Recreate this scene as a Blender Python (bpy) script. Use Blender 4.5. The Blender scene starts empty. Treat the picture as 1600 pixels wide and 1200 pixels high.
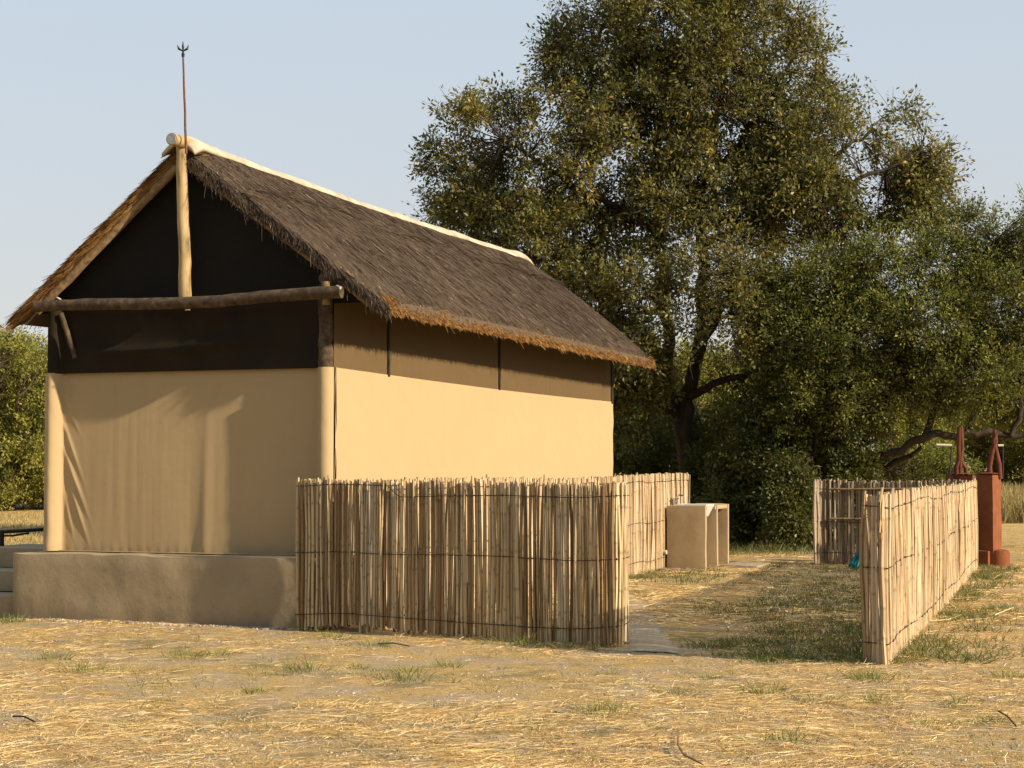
import bpy, math, random
import numpy as np

rng = np.random.default_rng(7)
random.seed(7)
SC = bpy.context.scene
COL = SC.collection
PI = math.pi

# ------------------------------------------------------------------ camera, sky, sun, exposure
F = 2670.0                       # focal length in photo pixels (1600 wide)
PITCH = math.atan(130.0 / F)
CAMZ = 1.65
cam_d = bpy.data.cameras.new('camera')
cam = bpy.data.objects.new('camera', cam_d); COL.objects.link(cam)
cam_d.sensor_width = 36.0; cam_d.lens = 36.0 * F / 1600.0
cam_d.clip_start = 0.1; cam_d.clip_end = 3000
cam.location = (0, 0, CAMZ); cam.rotation_euler = (PI / 2 + PITCH, 0, 0)
SC.camera = cam
SC.render.resolution_x = 1024; SC.render.resolution_y = 768

U = np.array([0.344, 0.939, 0.0]); U /= np.linalg.norm(U)      # hut: front -> back
R = np.array([U[1], -U[0], 0.0])                                # hut: left -> right
Z = np.array([0, 0, 1.0])
EPS = math.radians(7.0)
SUN_EL = math.radians(23)
sh = -R * math.cos(EPS) + U * math.sin(EPS)                     # shadows fall this way
to_sun = np.array([-sh[0] * math.cos(SUN_EL), -sh[1] * math.cos(SUN_EL), math.sin(SUN_EL)])

w = bpy.data.worlds.new('World'); SC.world = w; w.use_nodes = True
nt = w.node_tree; nt.nodes.clear()
wo = nt.nodes.new('ShaderNodeOutputWorld'); bg = nt.nodes.new('ShaderNodeBackground')
sky = nt.nodes.new('ShaderNodeTexSky'); sky.sky_type = 'NISHITA'; sky.sun_disc = False
sky.sun_elevation = SUN_EL
sky.sun_rotation = math.atan2(to_sun[0], to_sun[1])
sky.altitude = 1000; sky.air_density = 1.0; sky.dust_density = 3.5; sky.ozone_density = 1.0
bg.inputs['Strength'].default_value = 0.0586
hz = nt.nodes.new('ShaderNodeMix'); hz.data_type = 'RGBA'; hz.inputs[0].default_value = .6      # thin even dry-season haze over the whole sky
tcw = nt.nodes.new('ShaderNodeTexCoord'); sxw = nt.nodes.new('ShaderNodeSeparateXYZ'); rw = nt.nodes.new('ShaderNodeValToRGB')   # haze thins out with height
for e_, (p_, v_) in zip([rw.color_ramp.elements[0], rw.color_ramp.elements[1], rw.color_ramp.elements.new(.27), rw.color_ramp.elements.new(.55)], ((0, .72), (1, .06), (.27, .69), (.55, .25))):
    e_.position = p_; e_.color = (v_, v_, v_, 1)
nt.links.new(tcw.outputs['Generated'], sxw.inputs[0]); nt.links.new(sxw.outputs[2], rw.inputs[0]); nt.links.new(rw.outputs[0], hz.inputs[0])
rc = nt.nodes.new('ShaderNodeValToRGB'); nt.links.new(sxw.outputs[2], rc.inputs[0]); nt.links.new(rc.outputs[0], hz.inputs[7])
rc.color_ramp.elements[0].color = (.96, .90, .84, 1); rc.color_ramp.elements[1].position = .30; rc.color_ramp.elements[1].color = (.84, .975, 1.09, 1)
hs = nt.nodes.new('ShaderNodeMix'); hs.data_type = 'RGBA'; hs.blend_type = 'MULTIPLY'; hs.inputs[0].default_value = 1; hs.inputs[7].default_value = (10, 10, 10, 1)
nt.links.new(rc.outputs[0], hs.inputs[6]); nt.links.new(hs.outputs[2], hz.inputs[7])
nt.links.new(sky.outputs[0], hz.inputs[6]); nt.links.new(hz.outputs[2], bg.inputs['Color']); nt.links.new(bg.outputs[0], wo.inputs['Surface'])

sun_d = bpy.data.lights.new('sun', 'SUN'); sun_d.energy = 5.0; sun_d.angle = math.radians(0.6)
sun_d.color = (1.0, 0.83, 0.60)
sun = bpy.data.objects.new('sun', sun_d); COL.objects.link(sun)
from mathutils import Vector, Quaternion
sun.rotation_euler = Vector(to_sun).to_track_quat('Z', 'Y').to_euler()
sun.location = Vector(to_sun) * 60

SC.view_settings.view_transform = 'Standard'
SC.view_settings.look = 'None'
SC.view_settings.exposure = 0.6
SC.view_settings.gamma = 1.0
SC.view_settings.use_curve_mapping = False
SC.render.engine = 'CYCLES'
SC.cycles.max_bounces = 6
SC.cycles.transparent_max_bounces = 4

# ------------------------------------------------------------------ helpers
cp, sp_ = math.cos(PITCH), math.sin(PITCH)

def ray(px, py):
    x = (px - 800) / F; y = (600 - py) / F
    return np.array([x, cp - y * sp_, sp_ + y * cp])

def at(px, py, d):
    """world point seen at pixel px,py at forward distance d (world y)"""
    v = ray(px, py); return np.array([0, 0, CAMZ]) + v * (d / v[1])

def G(px, py, z=0.0):
    v = ray(px, py); t = (z - CAMZ) / v[2]
    return np.array([v[0] * t, v[1] * t, z])

_lat = np.random.default_rng(3).random((64, 64, 64)).astype(np.float32)
def vnoise(P):
    P = np.asarray(P, dtype=np.float64)
    i = np.floor(P).astype(int); f = P - i; f = f * f * (3 - 2 * f); i &= 63; j = (i + 1) & 63
    def L(a, b, c): return _lat[a, b, c]
    x0, y0, z0 = i[..., 0], i[..., 1], i[..., 2]; x1, y1, z1 = j[..., 0], j[..., 1], j[..., 2]
    fx, fy, fz = f[..., 0], f[..., 1], f[..., 2]
    a = L(x0, y0, z0) * (1 - fx) + L(x1, y0, z0) * fx; b = L(x0, y1, z0) * (1 - fx) + L(x1, y1, z0) * fx
    c = L(x0, y0, z1) * (1 - fx) + L(x1, y0, z1) * fx; d = L(x0, y1, z1) * (1 - fx) + L(x1, y1, z1) * fx
    return (a * (1 - fy) + b * fy) * (1 - fz) + (c * (1 - fy) + d * fy) * fz
def fbm(P, o=3):
    P = np.asarray(P, dtype=np.float64); s = 0; a = .5; t = 0
    for k in range(o):
        s = s + a * vnoise(P * (2 ** k) + k * 7.3); t += a; a *= .5
    return s / t
def n2(x, y, sc, o=3, seed=0.0):
    x = np.asarray(x, float); y = np.asarray(y, float)
    return fbm(np.stack([x * sc, y * sc, np.full_like(x, seed + .5)], -1), o)

def sm(a, b, x):
    t = np.clip((x - a) / (b - a), 0, 1); return t * t * (3 - 2 * t)

def link(o, parent=None):
    COL.objects.link(o)
    if parent is not None: o.parent = parent
    return o

def qmesh(name, V, Q, mat, smooth=False, tint=None, extra=None):
    V = np.ascontiguousarray(V, dtype=np.float32).reshape(-1, 3); Q = np.ascontiguousarray(Q, dtype=np.int32).reshape(-1, 4)
    me = bpy.data.meshes.new(name)
    me.vertices.add(len(V)); me.vertices.foreach_set('co', V.ravel())
    me.loops.add(Q.size); me.loops.foreach_set('vertex_index', Q.ravel())
    me.polygons.add(len(Q)); me.polygons.foreach_set('loop_start', np.arange(0, Q.size, 4, dtype=np.int32))
    me.polygons.foreach_set('loop_total', np.full(len(Q), 4, dtype=np.int32))
    if smooth: me.polygons.foreach_set('use_smooth', np.ones(len(Q), dtype=bool))
    me.update(calc_edges=True)
    if tint is not None:
        a = me.attributes.new('tint', 'FLOAT', 'POINT'); a.data.foreach_set('value', np.ascontiguousarray(tint, dtype=np.float32).ravel())
    me.materials.append(mat)
    return me

def pmesh(name, V, Fs, mat, smooth=False):
    me = bpy.data.meshes.new(name)
    me.from_pydata([tuple(map(float, v)) for v in V], [], [tuple(int(i) for i in f) for f in Fs])
    if smooth: me.polygons.foreach_set('use_smooth', np.ones(len(me.polygons), dtype=bool))
    me.update(); me.materials.append(mat); return me

def tag(o, label=None, cat=None, group=None, kind=None):
    if label: o['label'] = label
    if cat: o['category'] = cat
    if group: o['group'] = group
    if kind: o['kind'] = kind
    return o

def empty(name, loc=(0, 0, 0), label=None, cat=None, group=None):
    o = bpy.data.objects.new(name, None); COL.objects.link(o); o.location = tuple(map(float, loc))
    o.empty_display_size = .3
    return tag(o, label, cat, group)

def obj(name, me, parent=None, loc=None):
    o = bpy.data.objects.new(name, me); link(o, parent)
    if loc is not None: o.location = tuple(map(float, loc))
    return o

def tubes(paths, radii, sides=4):
    """paths (n,k,3), radii (n,k) -> verts, quads (open tubes)"""
    P = np.asarray(paths, float); r = np.asarray(radii, float); n, k, _ = P.shape
    T = np.gradient(P, axis=1)
    T[:, 1:-1] = P[:, 2:] - P[:, :-2]; T /= np.linalg.norm(T, axis=2, keepdims=True) + 1e-9
    ref = np.where(np.abs(T.mean(1, keepdims=True)[..., 2:3]) > .8, np.array([1., 0, 0]), np.array([0, 0, 1.]))
    A = np.cross(T, ref); A /= np.linalg.norm(A, axis=2, keepdims=True) + 1e-9; B = np.cross(T, A)
    th = np.arange(sides) / sides * 2 * PI
    V = P[:, :, None, :] + r[:, :, None, None] * (A[:, :, None, :] * np.cos(th)[None, None, :, None] + B[:, :, None, :] * np.sin(th)[None, None, :, None])
    i = np.arange(n)[:, None, None] * k * sides; j = np.arange(k - 1)[None, :, None] * sides; s = np.arange(sides)[None, None, :]; s2 = (s + 1) % sides
    Q = np.stack([i + j + s, i + j + s2, i + j + sides + s2, i + j + sides + s], -1)
    return V.reshape(-1, 3), Q.reshape(-1, 4)

class MB:
    def __init__(s): s.V = []; s.F = []
    def add(s, V, Fs):
        o = len(s.V); s.V += [tuple(v) for v in V]; s.F += [tuple(int(i) + o for i in f) for f in Fs]; return s
    def box(s, c, h, ax=None, bev=0.0):
        ax = ax or (R, U, Z); c = np.asarray(c, float)
        V = [c + ax[0] * h[0] * a + ax[1] * h[1] * b + ax[2] * h[2] * d for d in (-1, 1) for b in (-1, 1) for a in (-1, 1)]
        return s.add(V, [(0, 2, 3, 1), (4, 5, 7, 6), (0, 1, 5, 4), (2, 6, 7, 3), (0, 4, 6, 2), (1, 3, 7, 5)])
    def tube(s, pts, r, sides=10, cap=True):
        P = np.asarray(pts, float); k = len(P)
        r = np.full(k, r) if np.isscalar(r) else np.asarray(r)
        V, Q = tubes(P[None], r[None], sides); Fs = [tuple(q) for q in Q]
        if cap: Fs += [tuple(range(sides - 1, -1, -1)), tuple(range((k - 1) * sides, k * sides))]
        return s.add(V, Fs)
    def mesh(s, name, mat, smooth=False): return pmesh(name, s.V, s.F, mat, smooth)
    def build(s, name, mat, parent=None, smooth=False): return obj(name, s.mesh(name, mat, smooth), parent)

def logpath(a, b, k=9, wob=.015, seed=0):
    a = np.asarray(a, float); b = np.asarray(b, float); t = np.linspace(0, 1, k)[:, None]
    rr = np.random.default_rng(seed); n = rr.normal(0, wob, (k, 3)); n[0] = n[-1] = 0
    return a * (1 - t) + b * t + n

def autosmooth(o, ang=40):
    me = o.data
    me.polygons.foreach_set('use_smooth', np.ones(len(me.polygons), dtype=bool))
    me.set_sharp_from_angle(angle=math.radians(ang))

# ------------------------------------------------------------------ materials
def newmat(name):
    m = bpy.data.materials.new(name); m.use_nodes = True; n = m.node_tree; n.nodes.clear()
    out = n.nodes.new('ShaderNodeOutputMaterial'); return m, n, out

def N(n, typ, **kw):
    x = n.nodes.new(typ)
    for k, v in kw.items(): setattr(x, k, v)
    return x

def ramp(n, fac, stops, interp='LINEAR'):
    r = N(n, 'ShaderNodeValToRGB'); cr = r.color_ramp; cr.interpolation = interp
    while len(cr.elements) < len(stops): cr.elements.new(.5)
    for e, (p, c) in zip(cr.elements, stops):
        e.position = p; e.color = (*c, 1) if len(c) == 3 else c
    n.links.new(fac, r.inputs[0]); return r.outputs[0]

def mixc(n, fac, a, b, mode='MIX'):
    m = N(n, 'ShaderNodeMix', data_type='RGBA', blend_type=mode)
    for sck, v in ((m.inputs[0], fac), (m.inputs[6], a), (m.inputs[7], b)):
        if hasattr(v, 'is_output'): n.links.new(v, sck)
        elif isinstance(v, (int, float)): sck.default_value = v
        else: sck.default_value = (*v, 1)
    return m.outputs[2]

def math_(n, op, a, b=None, c=None):
    m = N(n, 'ShaderNodeMath', operation=op)
    for s, v in zip(m.inputs, (a, b, c)):
        if v is None: continue
        if hasattr(v, 'is_output'): n.links.new(v, s)
        else: s.default_value = v
    return m.outputs[0]

def coords(n, scale=(1, 1, 1), kind='Object', off=None, rot=(0, 0, 0)):
    tc = N(n, 'ShaderNodeTexCoord'); mp = N(n, 'ShaderNodeMapping'); mp.inputs['Scale'].default_value = scale
    mp.inputs['Rotation'].default_value = rot
    n.links.new(tc.outputs[kind], mp.inputs[0])
    if off is not None: n.links.new(off, mp.inputs['Location'])
    return mp.outputs[0]

def noise(n, vec, scale, detail=4, rough=.55, dist=0):
    t = N(n, 'ShaderNodeTexNoise'); t.inputs['Scale'].default_value = scale; t.inputs['Detail'].default_value = detail
    t.inputs['Roughness'].default_value = rough; t.inputs['Distortion'].default_value = dist
    n.links.new(vec, t.inputs['Vector']); return t.outputs[0]

def bsdf(n, out, col, rough=.8, bump=None, bstr=.3, bdist=.01, spec=.3, metal=0):
    p = N(n, 'ShaderNodeBsdfPrincipled'); p.inputs['Roughness'].default_value = rough
    p.inputs['Specular IOR Level'].default_value = spec; p.inputs['Metallic'].default_value = metal
    if hasattr(col, 'is_output'): n.links.new(col, p.inputs['Base Color'])
    else: p.inputs['Base Color'].default_value = (*col, 1)
    if bump is not None:
        b = N(n, 'ShaderNodeBump'); b.inputs['Strength'].default_value = bstr; b.inputs['Distance'].default_value = bdist
        n.links.new(bump, b.inputs['Height']); n.links.new(b.outputs[0], p.inputs['Normal'])
    n.links.new(p.outputs[0], out.inputs[0]); return p

KA = .76
def sc(c, k=None): return tuple(x * (KA if k is None else k) for x in c)
def simple(name, c1, c2, scale=6, stretch=(1, 1, 1), rough=.8, bstr=.3, bdist=.01, spec=.3, detail=5, c3=None, rnd=0.0, metal=0):
    m, n, out = newmat(name); c1 = sc(c1); c2 = sc(c2); c3 = sc(c3) if c3 else None
    v = coords(n, stretch); a = noise(n, v, scale, detail)
    stops = [(.3, c1), (.7, c2)] if c3 is None else [(.25, c1), (.5, c2), (.75, c3)]
    c = ramp(n, a, stops)
    if rnd:
        oi = N(n, 'ShaderNodeObjectInfo'); k = math_(n, 'MULTIPLY_ADD', oi.outputs['Random'], rnd, 1 - rnd / 2)
        hs = N(n, 'ShaderNodeHueSaturation'); n.links.new(c, hs.inputs['Color']); n.links.new(k, hs.inputs['Value']); c = hs.outputs[0]
    bsdf(n, out, c, rough, a, bstr, bdist, spec, metal); return m

def leafmat(name, stops, trans=.35, gloss=.03):
    m, n, out = newmat(name)
    at_ = N(n, 'ShaderNodeAttribute', attribute_name='tint')
    c = ramp(n, at_.outputs['Fac'], stops)
    d = N(n, 'ShaderNodeBsdfDiffuse'); t = N(n, 'ShaderNodeBsdfTranslucent'); g = N(n, 'ShaderNodeBsdfGlossy'); g.inputs['Roughness'].default_value = .5
    ct = mixc(n, .4, c, (.18, .17, .02))
    n.links.new(c, d.inputs[0]); n.links.new(ct, t.inputs[0])
    m1 = N(n, 'ShaderNodeMixShader'); m1.inputs[0].default_value = trans
    n.links.new(d.outputs[0], m1.inputs[1]); n.links.new(t.outputs[0], m1.inputs[2])
    m2 = N(n, 'ShaderNodeMixShader'); m2.inputs[0].default_value = gloss
    n.links.new(m1.outputs[0], m2.inputs[1]); n.links.new(g.outputs[0], m2.inputs[2]); n.links.new(m2.outputs[0], out.inputs[0])
    return m

def tintmat(name, stops, rough=.7, spec=.25, trans=0.0, k=None):
    stops = [(p, sc(c, k)) for p, c in stops]
    m, n, out = newmat(name)
    at_ = N(n, 'ShaderNodeAttribute', attribute_name='tint')
    c = ramp(n, at_.outputs['Fac'], stops)
    p = bsdf(n, out, c, rough, spec=spec)
    if trans:
        t = N(n, 'ShaderNodeBsdfTranslucent'); n.links.new(c, t.inputs[0]); mx = N(n, 'ShaderNodeMixShader'); mx.inputs[0].default_value = trans
        n.links.new(p.outputs[0], mx.inputs[1]); n.links.new(t.outputs[0], mx.inputs[2]); n.links.new(mx.outputs[0], out.inputs[0])
    return m

M = {}
M['leaf_big'] = leafmat('leaf_big', [(0, (.060, .072, .019)), (.42, (.150, .150, .038)), (.70, (.250, .212, .050)), (.9, (.33, .25, .055)), (1, (.46, .28, .05))], .38, .03)
M['leaf_dark'] = leafmat('leaf_dark', [(0, (.044, .058, .015)), (.6, (.110, .122, .030)), (1, (.24, .21, .05))], .34, .03)
M['leaf_small'] = leafmat('leaf_small', [(0, (.070, .098, .020)), (.5, (.180, .205, .038)), (.85, (.32, .30, .055)), (1, (.42, .32, .06))], .42, .03)
M['leaf_far'] = leafmat('leaf_far', [(0, (.11, .13, .028)), (.5, (.26, .26, .052)), (1, (.44, .38, .08))], .36, .02)
M['bark'] = simple('bark', (.030, .021, .014), (.085, .062, .040), 9, (1, 1, .3), .95, .8, .03)
M['bark_grey'] = simple('bark_grey', (.040, .028, .018), (.115, .082, .052), 12, (1, 1, .3), .95, .7, .02)

# tan canvas
def canvas_mat(name, base, folds=True):
    base = sc(base)
    m, n, out = newmat(name)
    v = coords(n, (1, 1, 1), 'Object')
    a = noise(n, v, 1.3, 3); b = noise(n, v, 5, 4)
    dirt = noise(n, coords(n, (7, 7, .5)), 1.0, 3)
    tc = N(n, 'ShaderNodeTexCoord'); sx = N(n, 'ShaderNodeSeparateXYZ'); n.links.new(tc.outputs['Object'], sx.inputs[0])
    c = mixc(n, a, tuple(x * .96 for x in base), tuple(min(1, x * 1.04) for x in base))
    c = mixc(n, math_(n, 'MULTIPLY', dirt, .22), c, tuple(x * .72 for x in base))
    # splash dust near the foot of the cloth
    lo = ramp(n, math_(n, 'ADD', sx.outputs[2], math_(n, 'MULTIPLY', b, .35)), [(.88, (.35, .35, .35)), (1.0, (0, 0, 0))])
    c = mixc(n, lo, c, (.28, .19, .10))
    w1 = N(n, 'ShaderNodeTexWave'); w1.inputs['Scale'].default_value = 160; w1.bands_direction = 'Z'; n.links.new(tc.outputs['Object'], w1.inputs['Vector'])
    h = math_(n, 'ADD', math_(n, 'MULTIPLY', w1.outputs['Fac'], .02), math_(n, 'ADD', math_(n, 'MULTIPLY', a, 1.0), math_(n, 'MULTIPLY', b, .25)))
    bsdf(n, out, c, .75, h, .5, .03, .25)
    return m
M['canvas'] = canvas_mat('canvas', (.57, .425, .235))
def net_mat(name, c1, c2):
    c1 = sc(c1); c2 = sc(c2)
    m, n, out = newmat(name)
    v = coords(n); a = noise(n, v, 2.2, 4); f = noise(n, v, 140, 1)
    c = mixc(n, a, c1, c2); c = mixc(n, math_(n, 'MULTIPLY', f, .35), c, tuple(x * .5 for x in c1))
    bsdf(n, out, c, .8, math_(n, 'ADD', a, math_(n, 'MULTIPLY', f, .1)), .5, .03, .2); return m
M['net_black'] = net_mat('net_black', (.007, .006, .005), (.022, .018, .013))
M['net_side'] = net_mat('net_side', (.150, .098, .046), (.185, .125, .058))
M['net_front'] = net_mat('net_front', (.008, .006, .004), (.048, .032, .017))  # brown noise puts lit folds and light through the mesh into the colour
M['seam'] = simple('seam', (.012, .010, .007), (.045, .036, .024), 14)
def plaster_mat():
    m, n, out = newmat('plaster'); v = coords(n)
    a = noise(n, v, 1.6, 8); b = noise(n, v, 6, 6, .65); f = noise(n, v, 45, 5, .7)
    tc = N(n, 'ShaderNodeTexCoord'); sx = N(n, 'ShaderNodeSeparateXYZ'); n.links.new(tc.outputs['Object'], sx.inputs[0])
    c = ramp(n, a, [(.3, sc((.40, .315, .20))), (.7, sc((.50, .40, .26)))])
    c = mixc(n, ramp(n, b, [(.56, (0, 0, 0)), (.70, (.35, .35, .35))]), c, (.17, .125, .075))
    lo = ramp(n, math_(n, 'ADD', sx.outputs[2], math_(n, 'MULTIPLY', b, .35)), [(.14, (.7, .7, .7)), (.36, (0, 0, 0))])
    c = mixc(n, lo, c, (.22, .165, .10))
    h = math_(n, 'ADD', math_(n, 'MULTIPLY', a, 2.2), math_(n, 'ADD', math_(n, 'MULTIPLY', b, 1.0), math_(n, 'MULTIPLY', f, .12)))
    bsdf(n, out, c, .92, h, .22, .03, .15); return m
M['plaster'] = plaster_mat()
M['plaster_sink'] = simple('plaster_sink', (.44, .33, .19), (.52, .40, .24), 3, (1, 1, 1), .9, .5, .02, detail=8)
M['log'] = simple('log', (.11, .07, .04), (.30, .20, .10), 5, (3, 3, 3), .8, .5, .012, c3=(.44, .31, .15))
M['log_dark'] = simple('log_dark', (.035, .022, .014), (.095, .065, .040), 7, (2, 2, 2), .85, .6, .015, c3=(.20, .135, .075))
M['log_pale'] = simple('log_pale', (.13, .085, .04), (.50, .36, .17), 7, (1.6, 1.6, .5), .7, .4, .01, c3=(.66, .50, .28))
M['log_end'] = simple('log_end', (.30, .33, .36), (.55, .58, .60), 30, (1, 1, 1), .7, .6, .01)
M['cement'] = simple('cement', (.40, .33, .24), (.74, .63, .48), 4, (1, 1, 1), .9, .6, .02, detail=8)
M['metal_rust'] = simple('metal_rust', (.12, .045, .028), (.27, .115, .065), 25)
M['rod_rust'] = simple('rod_rust', (.10, .028, .014), (.18, .05, .024), 9)
M['metal_black'] = simple('metal_black', (.012, .012, .012), (.03, .028, .026), 12, rough=.5)
M['wire'] = simple('wire', (.03, .022, .016), (.07, .05, .035), 30, rough=.6)
M['rust_plaster'] = simple('rust_plaster', (.21, .066, .026), (.31, .105, .042), 5, (1, 1, 1), .9, .5, .02, detail=8)
M['white_enamel'] = simple('white_enamel', (.78, .78, .76), (.84, .84, .82), 3, rough=.25, bstr=.02, spec=.5)
M['chrome'] = simple('chrome', (.75, .78, .82), (.85, .87, .9), 3, rough=.15, bstr=.02, metal=1)
M['teal'] = simple('teal', (.02, .22, .26), (.04, .30, .34), 30, (1, 1, 1), .6, .3, .01)
M['pvc'] = simple('pvc', (.62, .56, .44), (.72, .66, .54), 6, rough=.5, bstr=.1)
M['stone'] = simple('stone', (.22, .19, .16), (.45, .40, .34), 9, rnd=.4, bstr=.6, bdist=.02)
M['straw_tie'] = simple('rope', (.6, .55, .45), (.75, .7, .6), 20)

# thatch base
def thatch_mat():
    m, n, out = newmat('thatch')
    v = coords(n, (1, 1, 1)); tc = N(n, 'ShaderNodeTexCoord')
    a = noise(n, v, 1.2, 4); f = noise(n, coords(n, (55, 55, 9)), 1.0, 3); g = noise(n, v, 18, 5)
    c = ramp(n, f, [(.25, (.065, .048, .034)), (.5, (.105, .078, .055)), (.75, (.15, .11, .078))])
    c = mixc(n, math_(n, 'MULTIPLY', a, .45), c, (.10, .068, .04))
    bsdf(n, out, c, .95, math_(n, 'ADD', f, g), .45, .02, .1); return m
M['thatch'] = thatch_mat()
M['thatch_strand'] = tintmat('thatch_strand', [(0, (.050, .036, .027)), (.35, (.125, .090, .064)), (.7, (.215, .158, .112)), (.9, (.31, .225, .15)), (.975, (.44, .30, .16)), (1, (.70, .56, .36))], .85, .1)
M['thatch_gold'] = tintmat('thatch_gold', [(0, (.12, .055, .020)), (.4, (.34, .175, .058)), (.8, (.50, .28, .095)), (1, (.64, .42, .18))], .85, .1, .1)
M['straw'] = tintmat('straw', [(0, (.28, .16, .055)), (.35, (.62, .41, .155)), (.75, (.88, .64, .29)), (1, (.97, .83, .52))], .6, .25, .08, .98)
M['grass'] = leafmat('grass', [(0, (.09, .13, .025)), (.55, (.20, .23, .045)), (.8, (.36, .31, .09)), (1, (.50, .38, .15))], .3, .05)
M['grass_dark'] = leafmat('grass_dark', [(0, (.07, .095, .022)), (.6, (.14, .155, .035)), (1, (.34, .28, .09))], .3, .04)  # darker green copy of grass for the enclosure and the right fence
M['clod'] = tintmat('clod', [(0, (.26, .19, .12)), (.6, (.48, .38, .27)), (.9, (.62, .53, .42)), (1, (.20, .15, .10))], .95, .1, k=1.0)
M['tall_grass'] = tintmat('tall_grass', [(0, (.25, .19, .07)), (.5, (.45, .35, .14)), (1, (.60, .50, .25))], .7, .2, .15)

# reed: per-object colour, node rings from the "tint" attribute
def reed_mat(name, stops, nodecol):
    stops = [(p, sc(c)) for p, c in stops]; nodecol = sc(nodecol)
    m, n, out = newmat(name)
    oi = N(n, 'ShaderNodeObjectInfo')
    rid = N(n, 'ShaderNodeAttribute', attribute_name='rid'); rnd_ = math_(n, 'FRACT', math_(n, 'ADD', oi.outputs['Random'], rid.outputs['Fac']))
    c = ramp(n, rnd_, stops)
    off = N(n, 'ShaderNodeCombineXYZ'); n.links.new(math_(n, 'MULTIPLY', rnd_, 57.0), off.inputs[2]); n.links.new(math_(n, 'MULTIPLY', rnd_, 91.0), off.inputs[0])
    st = noise(n, coords(n, (60, 60, 2.5), 'Object', off.outputs[0]), 1.0, 3)
    bl = noise(n, coords(n, (8, 8, 3.5), 'Object', off.outputs[0]), 1.0, 4)
    c = mixc(n, ramp(n, st, [(.35, (0, 0, 0)), (.7, (.5, .5, .5))]), c, (.20, .115, .055))
    c = mixc(n, ramp(n, bl, [(.55, (0, 0, 0)), (.75, (.5, .5, .5))]), c, (.13, .075, .04))
    at_ = N(n, 'ShaderNodeAttribute', attribute_name='tint')
    c = mixc(n, math_(n, 'MULTIPLY', at_.outputs['Fac'], .38), c, nodecol)
    bsdf(n, out, c, .45, st, .5, .006, .4); return m
M['reed'] = reed_mat('reed', [(0, (.22, .12, .055)), (.15, (.36, .22, .10)), (.35, (.58, .43, .22)), (.6, (.80, .63, .36)), (.85, (.92, .77, .48)), (1, (.66, .60, .50))], (.10, .05, .025))
M['reed_pale'] = reed_mat('reed_pale', [(0, (.48, .33, .17)), (.35, (.66, .49, .29)), (.7, (.76, .60, .38)), (1, (.80, .66, .46))], (.20, .11, .05))  # paler copy of reed: direct sun on these fences put into the colour
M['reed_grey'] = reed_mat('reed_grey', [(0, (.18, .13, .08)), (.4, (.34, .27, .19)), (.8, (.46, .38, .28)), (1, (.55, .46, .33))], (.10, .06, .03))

def ground_mat():
    m, n, out = newmat('ground_dirt')
    v = coords(n)
    big = noise(n, v, .35, 5); mid = noise(n, v, 1.6, 6, .6); fine = noise(n, v, 35, 6, .7); vf = noise(n, v, 160, 3)
    fib = noise(n, coords(n, (1, 4.5, 1)), 28, 5, .6, 1.2)
    dirt = ramp(n, fine, [(.3, (.34, .245, .145)), (.55, (.56, .435, .285)), (.75, (.74, .61, .43))])
    straw = ramp(n, fib, [(.32, (.29, .17, .062)), (.5, (.60, .405, .165)), (.66, (.80, .58, .27))])
    f = ramp(n, mid, [(.40, (0, 0, 0)), (.56, (1, 1, 1))])
    geo = N(n, 'ShaderNodeNewGeometry'); sp = N(n, 'ShaderNodeSeparateXYZ'); n.links.new(geo.outputs['Position'], sp.inputs[0])
    field = ramp(n, math_(n, 'DIVIDE', math_(n, 'ADD', sp.outputs[1], math_(n, 'MULTIPLY', mid, 6.0)), 60.0), [(.48, (0, 0, 0)), (.62, (1, 1, 1))])
    f = mixc(n, field, f, (1, 1, 1))
    c = mixc(n, f, dirt, straw)
    gm = ramp(n, math_(n, 'MULTIPLY', big, noise(n, v, 3.1, 5)), [(.26, (0, 0, 0)), (.36, (.55, .55, .55))])
    c = mixc(n, gm, c, ramp(n, fib, [(.35, (.09, .095, .03)), (.65, (.24, .21, .07))]))
    h = math_(n, 'ADD', math_(n, 'MULTIPLY', fine, .8), math_(n, 'ADD', math_(n, 'MULTIPLY', fib, .6), math_(n, 'MULTIPLY', vf, .3)))
    bsdf(n, out, c, .95, h, 1.0, .035, .1); return m
M['ground'] = ground_mat()
M['path'] = simple('path_soil', (.36, .28, .19), (.54, .44, .32), 22, (1, 1, 1), .95, .8, .015, detail=8)

# ------------------------------------------------------------------ ground
def gh(x, y):
    x = np.asarray(x, float); y = np.asarray(y, float)
    near = 1 - sm(28, 45, np.hypot(x, y))
    return near * ((n2(x, y, .45, 3) - .5) * .05 + (n2(x, y, 2.6, 3, 4) - .5) * .035 + (n2(x, y, 9, 2, 9) - .5) * .014)

def axis(dense0, dense1, step, lim0, lim1):
    a = list(np.arange(dense0, dense1, step)); s = step; p = dense0; lo = []
    while p > lim0: s *= 1.35; p -= s; lo.append(p)
    s = step; p = a[-1]; hi = []
    while p < lim1: s *= 1.35; p += s; hi.append(p)
    return np.array(lo[::-1] + a + hi)
gx = axis(-7, 10, .06, -900, 900); gy = axis(8.5, 31, .07, -300, 1600)
X, Y = np.meshgrid(gx, gy); GZ = gh(X, Y) 
V = np.stack([X, Y, GZ], -1); ny, nx = X.shape
ii = (np.arange(ny - 1)[:, None] * nx + np.arange(nx - 1)[None])
Q = np.stack([ii, ii + 1, ii + nx + 1, ii + nx], -1)
tag(obj('ground', qmesh('ground', V, Q, M['ground'], True)), kind='structure')

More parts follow.
